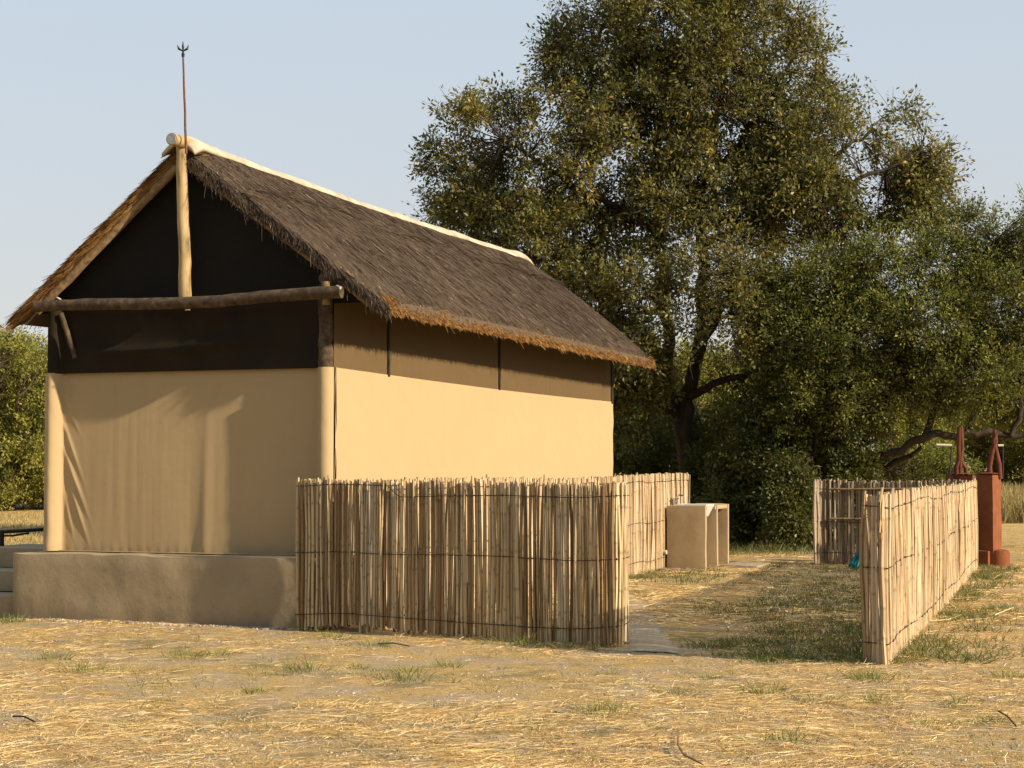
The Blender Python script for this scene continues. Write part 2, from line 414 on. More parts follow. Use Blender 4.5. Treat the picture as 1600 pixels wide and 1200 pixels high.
# pale trodden path through the enclosure
def ribbon_sheet(name, left, right, mat, lift=.012, k=24, m=7):
    L = np.array(left, float); Rr = np.array(right, float)
    t = np.linspace(0, len(L) - 1, k); i = np.minimum(t.astype(int), len(L) - 2); f = (t - i)[:, None]
    A = L[i] * (1 - f) + L[i + 1] * f; B = Rr[i] * (1 - f) + Rr[i + 1] * f
    wv = np.linspace(0, 1, m)[None, :, None]
    P = A[:, None] * (1 - wv) + B[:, None] * wv
    jit = (vnoise(np.stack([P[..., 0] * 3, P[..., 1] * 3, P[..., 0] * 0 + 2], -1)) - .5) * .3
    edge = (wv[..., 0] == 0) * -1. + (wv[..., 0] == 1) * 1.
    P[..., 0] += jit * np.abs(edge)
    P[..., 2] = gh(P[..., 0], P[..., 1]) + lift * (1 - np.abs(wv[..., 0] * 2 - 1) ** 3 * 1.6)
    ii = (np.arange(k - 1)[:, None] * m + np.arange(m - 1)[None]); Q = np.stack([ii, ii + 1, ii + m + 1, ii + m], -1)
    return obj(name, qmesh(name, P, Q, mat, True))
pl = [G(975, 1016), G(960, 990), G(950, 960), G(955, 940), G(960, 925)]
pr = [G(1075, 1022), G(1052, 1000), G(1035, 972), G(1015, 948), G(985, 930)]
tag(ribbon_sheet('path', pl, pr, M['path']), kind='structure')

# ------------------------------------------------------------------ scattered ribbons
def ribbons(base, dirn, length, width, bend=None, side=None, seg=2, taper=.35):
    """flat blades. base (n,3), dirn (n,3) unit, side (n,3) unit; bend (n,3) offset at the tip"""
    n = len(base); t = np.linspace(0, 1, seg + 1)
    if side is None:
        side = np.cross(dirn, rng.normal(size=(n, 3)))
        side /= np.linalg.norm(side, axis=1, keepdims=True) + 1e-9
    if bend is None: bend = np.zeros((n, 3))
    P = base[:, None] + dirn[:, None] * (length[:, None] * t[None])[..., None] + bend[:, None] * (t[None, :, None] ** 2)
    wv = (width[:, None] * (1 - (1 - taper) * t[None]))[..., None] * .5
    V = np.stack([P - side[:, None] * wv, P + side[:, None] * wv], 2)      # n, seg+1, 2, 3
    i = np.arange(n)[:, None] * (seg + 1) * 2 + np.arange(seg)[None] * 2
    Q = np.stack([i, i + 1, i + 3, i + 2], -1)
    return V.reshape(-1, 3), Q.reshape(-1, 4), (seg + 1) * 2

def blocked(x, y):
    """inside the hut footprint"""
    dx = x - C0[0]; dy = y - C0[1]; r = dx * R[0] + dy * R[1]; u = dx * U[0] + dy * U[1]
    return (r < .3) & (r > -3.9) & (u > -.3) & (u < 10.6)
C0 = np.array([-1.85, 17.77, 0.0])       # hut front right corner of the cloth

def straw_field(name, n, ymin, ymax, label, lo, hi, wlo, whi, seg, keepf, up=.08):
    d = 1 / rng.uniform(1 / ymax, 1 / ymin, n) if ymax / ymin < 4 else rng.uniform(ymin, ymax, n)
    x = rng.uniform(-.36, .36, n) * d
    dens = sm(.40, .58, n2(x, d, .7, 4, 2)) * (.25 + .75 * sm(.38, .60, n2(x, d, 3., 3, 7))) + .05
    k = (rng.random(n) < dens) & ~blocked(x, d) & keepf(x, d); x = x[k]; d = d[k]; n = len(x)
    # local combing of the straw
    ang = n2(x, d, .9, 2, 12) * 5 * PI + rng.normal(0, .75, n)
    el = np.abs(rng.normal(0, up, n))
    dr = np.stack([np.cos(ang) * np.cos(el), np.sin(ang) * np.cos(el), np.sin(el)], 1)
    L = lo + (hi - lo) * rng.random(n) ** 1.7; wd = rng.uniform(wlo, whi, n)
    base = np.stack([x, d, gh(x, d) + rng.uniform(.001, .022, n)], 1)
    side = np.stack([-np.sin(ang), np.cos(ang), rng.normal(0, .5, n)], 1); side /= np.linalg.norm(side, axis=1, keepdims=True)
    bend = np.stack([rng.normal(0, .25, n) * L, rng.normal(0, .25, n) * L, -rng.uniform(0, .12, n) * L], 1)
    V, Q, c = ribbons(base, dr, L, wd, bend, side, seg)
    tn = np.clip(rng.normal(.56, .24, n), 0, 1)
    o = obj(name, qmesh(name, V, Q, M['straw'], tint=np.repeat(tn, c)))
    return tag(o, label, 'straw', kind='stuff')
straw_field('loose_straw', 150000, 9.0, 18.5, 'loose dry yellow straw scattered over the bare ground in front of the hut', .03, .20, .0022, .0050, 2, lambda x, y: x > -99)
straw_field('loose_straw', 60000, 18.0, 36, 'dry straw lying on the ground beside and behind the reed fences', .08, .4, .006, .013, 1, lambda x, y: x > -99)

def grit(n):
    d = 1 / rng.uniform(1 / 19., 1 / 9., n); x = rng.uniform(-.34, .34, n) * d
    clump = n2(x, d, 1.6, 3, 21); k = (rng.random(n) < sm(.38, .68, clump) + .12) & ~blocked(x, d); x = x[k]; d = d[k]
    s_ = rng.uniform(.003, .008, len(x)) * (1 + 1.2 * (rng.random(len(x)) < .06))
    # clods banked up along the foot of the plinth
    q = rng.random(1500) * 3.9; off = -.31 - np.abs(rng.normal(0, .06, 1500)); P = C0 + R * (-q - .0)[:, None] + U * off[:, None]
    x = np.concatenate([x, P[:, 0]]); d = np.concatenate([d, P[:, 1]]); s_ = np.concatenate([s_, rng.uniform(.006, .022, 1500)]); m = len(x)
    th = rng.uniform(0, 6.28, (m, 4)); rr_s = rng.uniform(.6, 1.2, (m, 4)); ang = np.arange(4) * PI / 2 + th[:, :1]
    ringv = np.stack([np.cos(ang) * rr_s, np.sin(ang) * rr_s, np.zeros((m, 4))], 2); top = ringv * .45 + np.array([0, 0, .65]) * rng.uniform(.6, 1.2, (m, 1, 1))
    V = np.concatenate([ringv, top], 1) * s_[:, None, None] + np.stack([x, d, gh(x, d) - s_ * .1], 1)[:, None]
    i = np.arange(m)[:, None] * 8
    Q = np.concatenate([i + np.array([[0, 1, 5, 4]]), i + np.array([[1, 2, 6, 5]]), i + np.array([[2, 3, 7, 6]]), i + np.array([[3, 0, 4, 7]]), i + np.array([[4, 5, 6, 7]])], 0)
    o = obj('gravel', qmesh('gravel', V, Q, M['clod'], tint=np.repeat(rng.random(m), 8)))
    tag(o, 'fine clods and grit lying on the bare ground and along the plinth', 'gravel', kind='stuff')
grit(36000)

def tufts(name, cs, rad, cnt, h, wd, mat, label, spread=.5):
    B = []; D = []; Ls = []; T = []; W = []
    for (x, y), r_, c_, h_ in zip(cs, rad, cnt, h):
        p = rng.normal(0, 1, (c_, 2)) * r_; z = gh(x + p[:, 0], y + p[:, 1])
        B.append(np.stack([x + p[:, 0], y + p[:, 1], z - .005], 1))
        dd = np.concatenate([p / max(r_, .01) * spread * .6 + rng.normal(0, spread * .6, (c_, 2)), np.ones((c_, 1))], 1)
        D.append(dd / np.linalg.norm(dd, axis=1, keepdims=True)); Ls.append(rng.uniform(.4, 1, c_) * h_); T.append(np.clip(rng.normal(.4, .25, c_), 0, 1))
    B = np.concatenate(B); D = np.concatenate(D); L = np.concatenate(Ls); T = np.concatenate(T)
    bend = np.stack([D[:, 0] * L * .6, D[:, 1] * L * .6, -L * .18], 1)
    V, Q, c = ribbons(B, D, L, rng.uniform(wd * .6, wd * 1.3, len(B)), bend, None, 2, .15)
    return tag(obj(name, qmesh(name, V, Q, mat, tint=np.repeat(T, c))), label, 'grass', kind='stuff')

gt = [(470, 1048, 1.5), (290, 1028, 1.2), (340, 1026, 1), (400, 1080, .8), (635, 1060, 1.4), (820, 1008, 1.6), (75, 1030, 1.2), (120, 1050, 1.3), (255, 1096, .6), (640, 1050, .9), (585, 1010, 1.2), (520, 1000, 1.3), (700, 1040, 1), (1110, 1058, .8),
      (1060, 1085, 1), (1200, 1082, 1.3), (1270, 1095, 1), (1370, 1097, 1.1), (945, 1112, 1.6), (1010, 1138, .7), (1230, 1160, 1.4), (1355, 1062, 1.4), (1330, 1036, 1.2), (1430, 1015, 1.2), (1580, 1058, 1.3), (1500, 1100, 1), (1450, 1130, .8),
      (1350, 1058, 1), (1210, 1030, .9), (1130, 1024, 1), (10, 970, 1.4), (30, 972, .9), (880, 1010, 1.2), (760, 1004, .7), (930, 1015, .7), (1545, 1130, .9), (560, 1045, .7), (215, 1052, .5), (740, 1120, .4), (1400, 1180, .7), (1560, 950, 1), (1520, 930, 1.2), (1480, 960, 1.4), (1560, 905, 1.3)]
cs = []; rd = []; ct = []; hh = []
for px, py, s in gt:
    g = G(px, py); cs.append((g[0], g[1])); rd.append(.07 * s); ct.append(int(75 * s)); hh.append(.11 * s)
    for k in range(2):
        cs.append((g[0] + rng.normal(0, .18), g[1] + rng.normal(0, .12))); rd.append(.05); ct.append(16); hh.append(.07)
for k in range(620):
    y = rng.uniform(9.5, 27); x = rng.uniform(-.33, .33) * y
    if blocked(x, y): continue
    cs.append((x, y)); rd.append(.05 + .05 * rng.random()); ct.append(14); hh.append(.04 + .06 * rng.random() ** 2)
tufts('grass_tufts', cs, rd, ct, hh, .006, M['grass'], 'low green and yellow grass tufts growing through the straw')
# greener growth inside the enclosure and along the right fence
cs = []; rd = []; ct = []; hh = []
for k in range(900):
    px = rng.uniform(985, 1400); py = rng.uniform(880, 1035); g = G(px, py)
    dens = n2(g[0], g[1], .8, 3, 3) + .25 * (px > 1180) - .2 * (px < 1090)
    if dens < .56: continue
    cs.append((g[0], g[1])); rd.append(.10); ct.append(26); hh.append(.07 + .09 * (dens - .4))
for k in range(160):
    t = rng.random(); q = G(1392, 1040) * (1 - t) + G(1527, 885) * t
    cs.append((q[0] + abs(rng.normal(.1, .5)), q[1])); rd.append(.1); ct.append(30); hh.append(.10 + .06 * rng.random())
for k in range(90):
    g = G(rng.uniform(1120, 1300), rng.uniform(846, 868)); cs.append((g[0], g[1])); rd.append(.2); ct.append(26); hh.append(.20 + .2 * rng.random())
for k in range(60):
    g = G(rng.uniform(975, 1130), rng.uniform(893, 910)); cs.append((g[0], g[1])); rd.append(.1); ct.append(24); hh.append(.12)
tufts('green_grass', cs, rd, ct, hh, .009, M['grass_dark'], 'green grass growing in the fenced enclosure and along the right reed fence')

# ------------------------------------------------------------------ hut
def HB(r, u, z): return C0 + R * r + U * u + Z * z      # r: to the right of the corner, u: backwards
W_ = 3.53; LEN = 10.05; ZP = .72; ZT = 2.69; ZB = 3.40; APX = 5.02
hut = empty('thatched_hut', HB(-W_ / 2, 0, 0), 'tan canvas hut on a plastered plinth under a steep grey thatched roof', 'hut')
bpy.context.view_layer.update()
def toh(o):
    o.parent = hut; o.matrix_parent_inverse = hut.matrix_world.inverted(); return o
def rooted(o, root):
    o.parent = root; o.matrix_parent_inverse.identity()
    l = np.array(root.location); o.location = tuple(np.array(o.location) - l); return o

# plinth: subdivided, wavy plaster
def rough_box(name, r0, r1, u0, u1, z0, z1, mat, amp=.006, step=.12, root=None, frame=HB, round_=.02):
    Vs = []; Fs = []
    def face(f, na, nb):
        o = len(Vs)
        for i in range(na + 1):
            for j in range(nb + 1): Vs.append(f(i / na, j / nb))
        for i in range(na):
            for j in range(nb):
                a = o + i * (nb + 1) + j; Fs.append((a, a + nb + 1, a + nb + 2, a + 1))
    nr = max(2, int((r1 - r0) / step)); nu = max(2, int((u1 - u0) / step)); nz = max(2, int((z1 - z0) / step))
    face(lambda a, b: (r0 + (r1 - r0) * a, u0, z0 + (z1 - z0) * b), nr, nz)
    face(lambda a, b: (r1, u0 + (u1 - u0) * a, z0 + (z1 - z0) * b), nu, nz)
    face(lambda a, b: (r1 - (r1 - r0) * a, u1, z0 + (z1 - z0) * b), nr, nz)
    face(lambda a, b: (r0, u1 - (u1 - u0) * a, z0 + (z1 - z0) * b), nu, nz)
    face(lambda a, b: (r0 + (r1 - r0) * a, u0 + (u1 - u0) * b, z1), nr, nu)
    A = np.array(Vs)
    c = np.array([(r0 + r1) / 2, (u0 + u1) / 2, (z0 + z1) / 2])
    nz_ = np.stack([fbm(A * 3.1 + 11 * k, 3) - .5 for k in range(3)], 1)
    # pull the arrises in a little so corners are soft
    hx = np.array([(r1 - r0) / 2, (u1 - u0) / 2, (z1 - z0) / 2]); q = np.abs(A - c) / hx > .999
    edge = (q.sum(1) >= 2)[:, None]
    A2 = A + nz_ * amp * 2 - np.sign(A - c) * q * edge * round_ * .5
    P = np.array([frame(*v) for v in A2])
    me = pmesh(name, P, Fs, mat, True)
    import bmesh
    bm = bmesh.new(); bm.from_mesh(me); bmesh.ops.remove_doubles(bm, verts=bm.verts, dist=.0008); bm.normal_update(); bm.to_mesh(me); bm.free()
    me.set_sharp_from_angle(angle=math.radians(60))
    return obj(name, me)
P0 = rough_box('plinth', -W_ - .22, .14, -.3, LEN + .3, -.25, ZP, M['plaster'], .018, .07); toh(P0)

# cloth walls ------------------------------------------------------------------
CR = .095   # corner post radius under the cloth
def front_profile(t, z):
    """u offset of the front cloth at distance t from the left edge (0..W_)"""
    left = np.sqrt(np.clip(CR ** 2 - (t - CR) ** 2, 0, None)); right = np.sqrt(np.clip(CR ** 2 - (t - W_ + CR) ** 2, 0, None))
    return left, right
def cloth_wall_front():
    nt_, nz = 330, 90
    t = np.concatenate([np.linspace(0, 2 * CR, 22)[:-1], np.linspace(2 * CR, W_ - 2 * CR, nt_ - 42), np.linspace(W_ - 2 * CR, W_, 22)[1:]]); nt2 = len(t)
    z = np.linspace(ZP + .01, ZT, nz); T, ZZ = np.meshgrid(t, z); h = (ZZ - ZP) / (ZT - ZP)
    l, r_ = front_profile(T, ZZ)
    inner = sm(0, .14, T - CR) * sm(0, .14, W_ - CR - T)
    # cloth pulled tight round the posts, hanging in soft vertical waves between them
    base = -np.maximum(l, r_)
    fall = CR * (np.exp(-np.clip(T - 2 * CR, 0, 9) / .22) * .35) + CR * (np.exp(-np.clip(W_ - 2 * CR - T, 0, 9) / .10) * .25)
    wave = .0042 * (n2(T, ZZ * .10, 3.2, 2, 5) - .5) * 2 + .0028 * (n2(T, ZZ * .05, 13, 2, 8) - .5) * 2
    wave *= .4 + .6 * (1 - h * .6)
    # one broad fold right of the middle
    fold = -.012 * np.exp(-((T - 1.98 - .05 * h) / .09) ** 2) * (1 - .8 * h) + .008 * np.exp(-((T - 1.80) / .10) ** 2) * (1 - h)
    belly = -.018 * np.exp(-((T - 1.15) / .60) ** 2) * np.sin(h * PI) ** .8
    # diagonal tension wrinkles coming off the left post
    dg = 0
    for (t0, z0, ang, wd, ln, am) in ((.27, .62, -1.18, .020, .34, .020), (.33, .42, -1.15, .022, .34, .024), (.26, .80, -1.1, .018, .22, .014), (.40, .22, -1.2, .02, .26, .018), (.30, .95, -.5, .02, .3, .008), (.27, .2, -1.3, .016, .2, .012)):
        cx = T - t0; cz = (h - z0) * 1.95; a_ = cx * math.cos(ang) + cz * math.sin(ang); b_ = -cx * math.sin(ang) + cz * math.cos(ang)
        dg = dg - .8 * am * np.exp(-(b_ / wd) ** 2 - (a_ / ln) ** 2)
    # creases on the wrapped posts
    cr = .010 * (fbm(np.stack([T * 9 + ZZ * 3.5, ZZ * 5, T * 0 + 3], -1), 3) - .5) * (np.maximum(l, r_) > 0)
    off = base + inner * (wave + fold + belly + dg + .052) + cr - .012
    # foot pinned down by eyelets
    pin = np.exp(-(h / .035) ** 2); off += pin * inner * .0015 * np.cos(T / .115 * 2 * PI)
    P = C0 + R * (T - W_)[..., None] + U * off[..., None] + Z * ZZ[..., None]
    ii = (np.arange(nz - 1)[:, None] * nt2 + np.arange(nt2 - 1)[None]); Q = np.stack([ii, ii + 1, ii + nt2 + 1, ii + nt2], -1)
    return qmesh('front_cloth', P, Q, M['canvas'], True)
toh(obj('front_cloth', cloth_wall_front()))
def sheet(fn, na, nb, name, mat):
    a, b = np.meshgrid(np.linspace(0, 1, na), np.linspace(0, 1, nb)); P = fn(a, b)
    ii = (np.arange(nb - 1)[:, None] * na + np.arange(na - 1)[None]); Q = np.stack([ii, ii + 1, ii + na + 1, ii + na], -1)
    return toh(obj(name, qmesh(name, P, Q, mat, True)))
def P3(r, u, z): return C0 + R * np.asarray(r)[..., None] + U * np.asarray(u)[..., None] + Z * np.asarray(z)[..., None]
def side_z(a): return ZT - .05 * np.sin(a * PI) * .5
sheet(lambda a, b: P3(.006 + .030 * (n2(a * LEN, b * 2, 1.1, 3, 6) - .5) + .022 * (n2(a * LEN * 2 + b * 4, b * 2, 2.3, 2, 1) - .5), .0 + a * LEN, ZP + b * (side_z(a) - ZP)), 220, 50, 'side_cloth', M['canvas'])
sheet(lambda a, b: P3(-.008 + a * 0, a * LEN, side_z(a) + b * (3.62 - side_z(a))), 60, 14, 'side_net', M['net_side'])
sheet(lambda a, b: P3(-W_ + a * 0, a * LEN, ZP + b * (ZT - ZP)), 20, 6, 'side_cloth', M['canvas'])
sheet(lambda a, b: P3(-W_ + a * 0 + .008, a * LEN, ZT + b * (3.6 - ZT)), 20, 6, 'side_net', M['net_side'])
sheet(lambda a, b: P3(-W_ * a, LEN + a * 0, ZP + b * (ZT - ZP)), 20, 6, 'rear_cloth', M['canvas'])
sheet(lambda a, b: P3(-W_ * a, LEN + a * 0 - .008, ZT + b * (3.6 - ZT)), 20, 6, 'rear_net', M['net_black'])
def rear_gable(a, b): return P3(-W_ * (.5 + (a - .5) * (1 - b * .97)), LEN + a * 0 - .01, 3.6 + b * 1.3)
sheet(rear_gable, 6, 6, 'rear_gable_net', M['net_black'])
# front net band under the beam (sagging folds), gable net above
def fnet(a, b):
    t = a * (W_ - CR * 1.2) + .05; z = ZT - .005 + b * (3.42 - ZT)
    l, r_ = front_profile(t, z)
    sag = -.06 * np.exp(-((b - .30 - .9 * (a - .3) ** 2) / .10) ** 2) * sm(.12, .2, a) * sm(.95, .5, a) + .02 * np.sin(a * 9) * b * (1 - b)
    return P3(t - W_, -l * .95 + sag + .0, z)
sheet(fnet, 140, 40, 'front_net', M['net_front'])
def gnet(a, b): return P3(-W_ * .5 - .1 + (a - .5) * (W_ + .75) * (1 - b * .985) + .1, .015 + .015 * (n2(a * 4, b * 3, 1.5, 2) - .5), 3.36 + b * (APX - 3.36))
sheet(gnet, 30, 20, 'gable_net', M['net_black'])
# dark seams in the side net and a piped seam at the corner
for s_ in (1.37, 4.9, LEN - .04):
    toh(MB().box(HB(.004, s_, (2.66 + 3.5) / 2), (.006, .024 if s_ < 9 else .05, .42)).build('seam_strip', M['seam']))
pts = [HB(.010 + .004 * math.sin(k * 1.3), .015 + .004 * math.sin(k * 2.1), ZP + k * (ZT - ZP) / 14) for k in range(15)]
toh(MB().tube(pts, .008, 5).build('seam_cord', M['seam']))
toh(MB().tube([HB(-W_ + .1 + k * (W_ - .3) / 30, -.012 + .004 * math.sin(k * 1.7), ZP + .012) for k in range(31)], .007, 5).build('hem_cord', M['canvas']))

# poles
def pole(name, a, b, r0, r1, mat, seed, wob=.012, k=11, sides=14):
    P = logpath(a, b, k, wob * .45, seed); rr = np.linspace(r0, r1, k) * (1 + np.random.default_rng(seed).normal(0, .016, k)); wob = wob
    o = MB().tube(P, rr, sides).build(name, mat); autosmooth(o); return toh(o)
pole('corner_post', HB(-CR, -.0, ZT - .02), HB(-CR, .0, 3.55), CR * .86, CR * .82, M['log_dark'], 11)
pole('corner_post', HB(-W_ + CR, .02, ZP), HB(-W_ + CR, .0, 3.45), CR * .8, CR * .75, M['log_dark'], 12)
for k, s_ in enumerate((1.37, 4.9, LEN - .1)): pole('wall_post', HB(-.10, s_, ZP), HB(-.10, s_, 3.5), .06, .055, M['log_dark'], 20 + k)
A = at(56, 479, 18.77); B = at(534, 457, 17.44)
bp = logpath(A, B, 25, .003, 5); bp[:, 2] += -.022 * np.sin(np.linspace(0, PI, 25)) + .012 * np.sin(np.linspace(0, 9, 25))
beam_o = MB().tube(bp, (np.linspace(.062, .066, 25)) * (1 + .03 * np.random.default_rng(2).normal(0, 1, 25)), 16)
b_ = beam_o.build('tie_beam', M['log_dark']); autosmooth(b_); toh(b_)
kp_top = at(283, 222, 18.20); kp_bot = at(290, 472, 18.22)
pole('king_post', kp_bot, kp_top, .071, .056, M['log_pale'], 8, .01, 13)
rp0 = at(268, 217, 17.95)
rp = toh(MB().tube([rp0, rp0 + U * .35, rp0 + U * 1.5 - Z * .13, rp0 + U * 4 - Z * .20, rp0 + U * 10.6 - Z * .20], .066, 18).build('ridge_pole', M['log_pale'])); autosmooth(rp)
e_ = MB().tube([rp0 - U * .006, rp0 + U * .004], .055, 18).build('end_grain', M['log_end']); e_.parent = rp
pole('brace', at(95, 490, 18.86), at(118, 560, 18.86), .03, .03, M['log_dark'], 33)
stub = pole('post_stub', at(510, 476, 17.55), at(509, 440, 17.55), .042, .042, M['log'], 34, .0, 4)
tie = MB().tube([at(78, 468, 18.86), at(84, 463, 18.85), at(91, 466, 18.84), at(97, 470, 18.84)], .012, 6).build('rope_tie', M['straw_tie']); toh(tie)
tie = MB().tube([at(522, 452, 17.45), at(527, 447, 17.45), at(532, 450, 17.4)], .014, 6).build('rope_tie', M['straw_tie']); toh(tie)
toh(MB().box(at(293, 484, 18.02), (.028, .004, .006)).build('wood_chip', M['log_pale']))

# roof ------------------------------------------------------------------------
RC = -W_ / 2           # ridge r
RU0, RU1 = -.10, 10.75
OR_, OL_ = .67, .27    # eave overhangs right / left
ZE = 3.24              # eave underside
TH = .17               # thickness of thatch (vertical-ish)
APU = 5.00             # underside apex
def roof_pt(side, t, s, top):
    """t 0 ridge..1 eave; s 0 front..1 back"""
    half = (W_ / 2 + OR_) if side > 0 else (W_ / 2 + OL_)
    r = RC + side * half * t
    # rear end: ridge runs further back than the eave
    back = RU1 + .35 - 1.0 * t ** 1.3; front = RU0 - .07 * t
    u = front + (back - front) * s
    z = APU + (ZE - APU) * t
    if isinstance(top, np.ndarray) or top: z = z + TH * top * (1.05 + .12 * np.sin(t * PI)) + .03 * np.sin(t * PI)
    z = z - .035 * np.sin(s * PI) * (1 - t)
    return r, u, z
def roof_side(side):
    na, nb = 190, 60     # s, t
    s, t = np.meshgrid(np.linspace(0, 1, na), np.linspace(0, 1, nb))
    r, u, z = roof_pt(side, t, s, 1.0)
    # rounded ends and eave
    ex = np.minimum(s, 1 - s) * 11
    z = z - .14 * np.exp(-(ex / .30) ** 2) - .05 * np.exp(-(((1 - t) * 3) / .09) ** 2)
    z = z + .05 * (n2(u * .5, t * 1.2, 1.3, 3, 5 + side) - .5) + .014 * (n2(u * 2, t * 5, 2.0, 3, 2) - .5)
    # shallow swag where two courses meet
    z = z - .028 * np.exp(-((t - .27 - .02 * np.sin(u * 2.2)) / .018) ** 2)
    top = P3(r, u, z)
    r2, u2, z2 = roof_pt(side, t, s, 0.0)
    z2 = z2 + .02 * (n2(u2, t * 3, 2.0, 2, 8) - .5)
    bot = P3(r2, u2, z2)
    V = np.concatenate([top.reshape(-1, 3), bot.reshape(-1, 3)]); n0 = na * nb
    ii = (np.arange(nb - 1)[:, None] * na + np.arange(na - 1)[None])
    q = [np.stack([ii, ii + 1, ii + na + 1, ii + na], -1).reshape(-1, 4), (np.stack([ii, ii + na, ii + na + 1, ii + 1], -1) + n0).reshape(-1, 4)]
    e = np.arange(na - 1) + (nb - 1) * na; q.append(np.stack([e, e + 1, e + 1 + n0, e + n0], -1))
    e = np.arange(nb - 1) * na; q.append(np.stack([e, e + na, e + na + n0, e + n0], -1)); e = e + na - 1; q.append(np.stack([e, e + n0, e + na + n0, e + na], -1))
    o = obj('thatch', qmesh('thatch', V, np.concatenate(q), M['thatch'], True)); o.data.set_sharp_from_angle(angle=math.radians(55)); return toh(o), top
th_r, TOPR = roof_side(1); th_l, TOPL = roof_side(-1)

def strands_on(side, top, n, tags):
    nb, na, _ = top.shape
    s = rng.random(n); t = rng.random(n) ** .95
    i = np.minimum((t * (nb - 1)).astype(int), nb - 2); j = np.minimum((s * (na - 1)).astype(int), na - 2)
    fi = (t * (nb - 1) - i)[:, None]; fj = (s * (na - 1) - j)[:, None]
    P = top[i, j] * (1 - fi) * (1 - fj) + top[i + 1, j] * fi * (1 - fj) + top[i, j + 1] * (1 - fi) * fj + top[i + 1, j + 1] * fi * fj
    dn = top[i + 1, j] - top[i, j]; dn /= np.linalg.norm(dn, axis=1, keepdims=True)
    al = top[i, j + 1] - top[i, j]; al /= np.linalg.norm(al, axis=1, keepdims=True)
    nm = np.cross(al, dn) * (1 if side < 0 else -1); nm *= np.sign(nm[:, 2:3])
    # front rake strands splay forwards over the edge
    fr = np.exp(-(s * 11) / .35)
    a_ = rng.normal(0, .11, n) - fr * .35
    D = dn + al * a_[:, None] + nm * (rng.uniform(.00, .07, n) - .03 * fr)[:, None]; D /= np.linalg.norm(D, axis=1, keepdims=True)
    L = rng.uniform(.07, .22, n) * (1 + fr * .8); L = np.where(rng.random(n) < .012, L * 2.6, L)
    L = np.minimum(L, (1.0 - t) * 3.0 + .012)
    side_v = np.cross(D, nm); side_v += nm * rng.normal(0, .6, n)[:, None]; side_v /= np.linalg.norm(side_v, axis=1, keepdims=True)
    bend = nm * (-L * .05)[:, None]
    V, Q, c = ribbons(P + nm * .002, D, L, rng.uniform(.0035, .0068, n), bend, side_v, 1, .4)
    cl = fbm(np.stack([P[:, 0] * 1.3, P[:, 1] * 1.3, P[:, 2] * 1.3], 1), 3)
    tn = np.clip(rng.normal(.40, .16, n) + (cl - .5) * .25, 0, .97)
    swag = np.exp(-((t - .285) / .02) ** 2) + .6 * np.exp(-((t - .94) / .03) ** 2); tn = np.clip(tn + swag * .28 * (cl > .42), 0, .975); tn[rng.random(n) < .006] = 1
    o = obj('thatch_strands', qmesh('thatch_strands', V, Q, M['thatch_strand'], tint=np.repeat(tn, c))); o['kind'] = 'stuff'; return toh(o)
strands_on(1, TOPR, 150000, None); strands_on(-1, TOPL, 6000, None)

def eave_fringe(side, n, mat, name):
    s = rng.random(n); dep = rng.random(n)        # dep: 0 underside .. 1 top of the cut face
    r, u, z = roof_pt(side, np.full(n, .985), s, 0.0)
    cut = .055 + .03 * (n2(u, u * 0, 1.2, 2, 4) - .5)
    z = z + dep * TH * .86 + .02 * (n2(u * 2, u * 0, 2, 2, 3) - .5)
    lump = .05 * (n2(u, dep, 3.1, 3, 6) - .3)
    P = P3(r + side * (-.035 + lump + .03 * (1 - dep)), u, z)
    half = (W_ / 2 + (OR_ if side > 0 else OL_)); dn = R * side * half + Z * (ZE - APU); dn /= np.linalg.norm(dn)
    D = dn[None] + U[None] * rng.normal(0, .22, n)[:, None] + Z[None] * (rng.normal(-.25, .25, n))[:, None] + R[None] * side * (.1 * rng.normal(0, 1, n))[:, None]
    D /= np.linalg.norm(D, axis=1, keepdims=True)
    L = rng.uniform(.03, .09, n); L = np.where(rng.random(n) < .02, L * 1.8, L)
    V, Q, c = ribbons(P, D, L, rng.uniform(.006, .011, n), -Z[None] * (L * .15)[:, None], None, 1, .5)
    tn = np.clip(rng.normal(.5, .22, n) + (lump / .05) * .25, 0, 1)
    o = obj(name, qmesh(name, V, Q, mat, tint=np.repeat(tn, c))); o['kind'] = 'stuff'; return toh(o)
eave_fringe(1, 30000, M['thatch_gold'], 'eave_fringe'); eave_fringe(-1, 2500, M['thatch_gold'], 'eave_fringe')

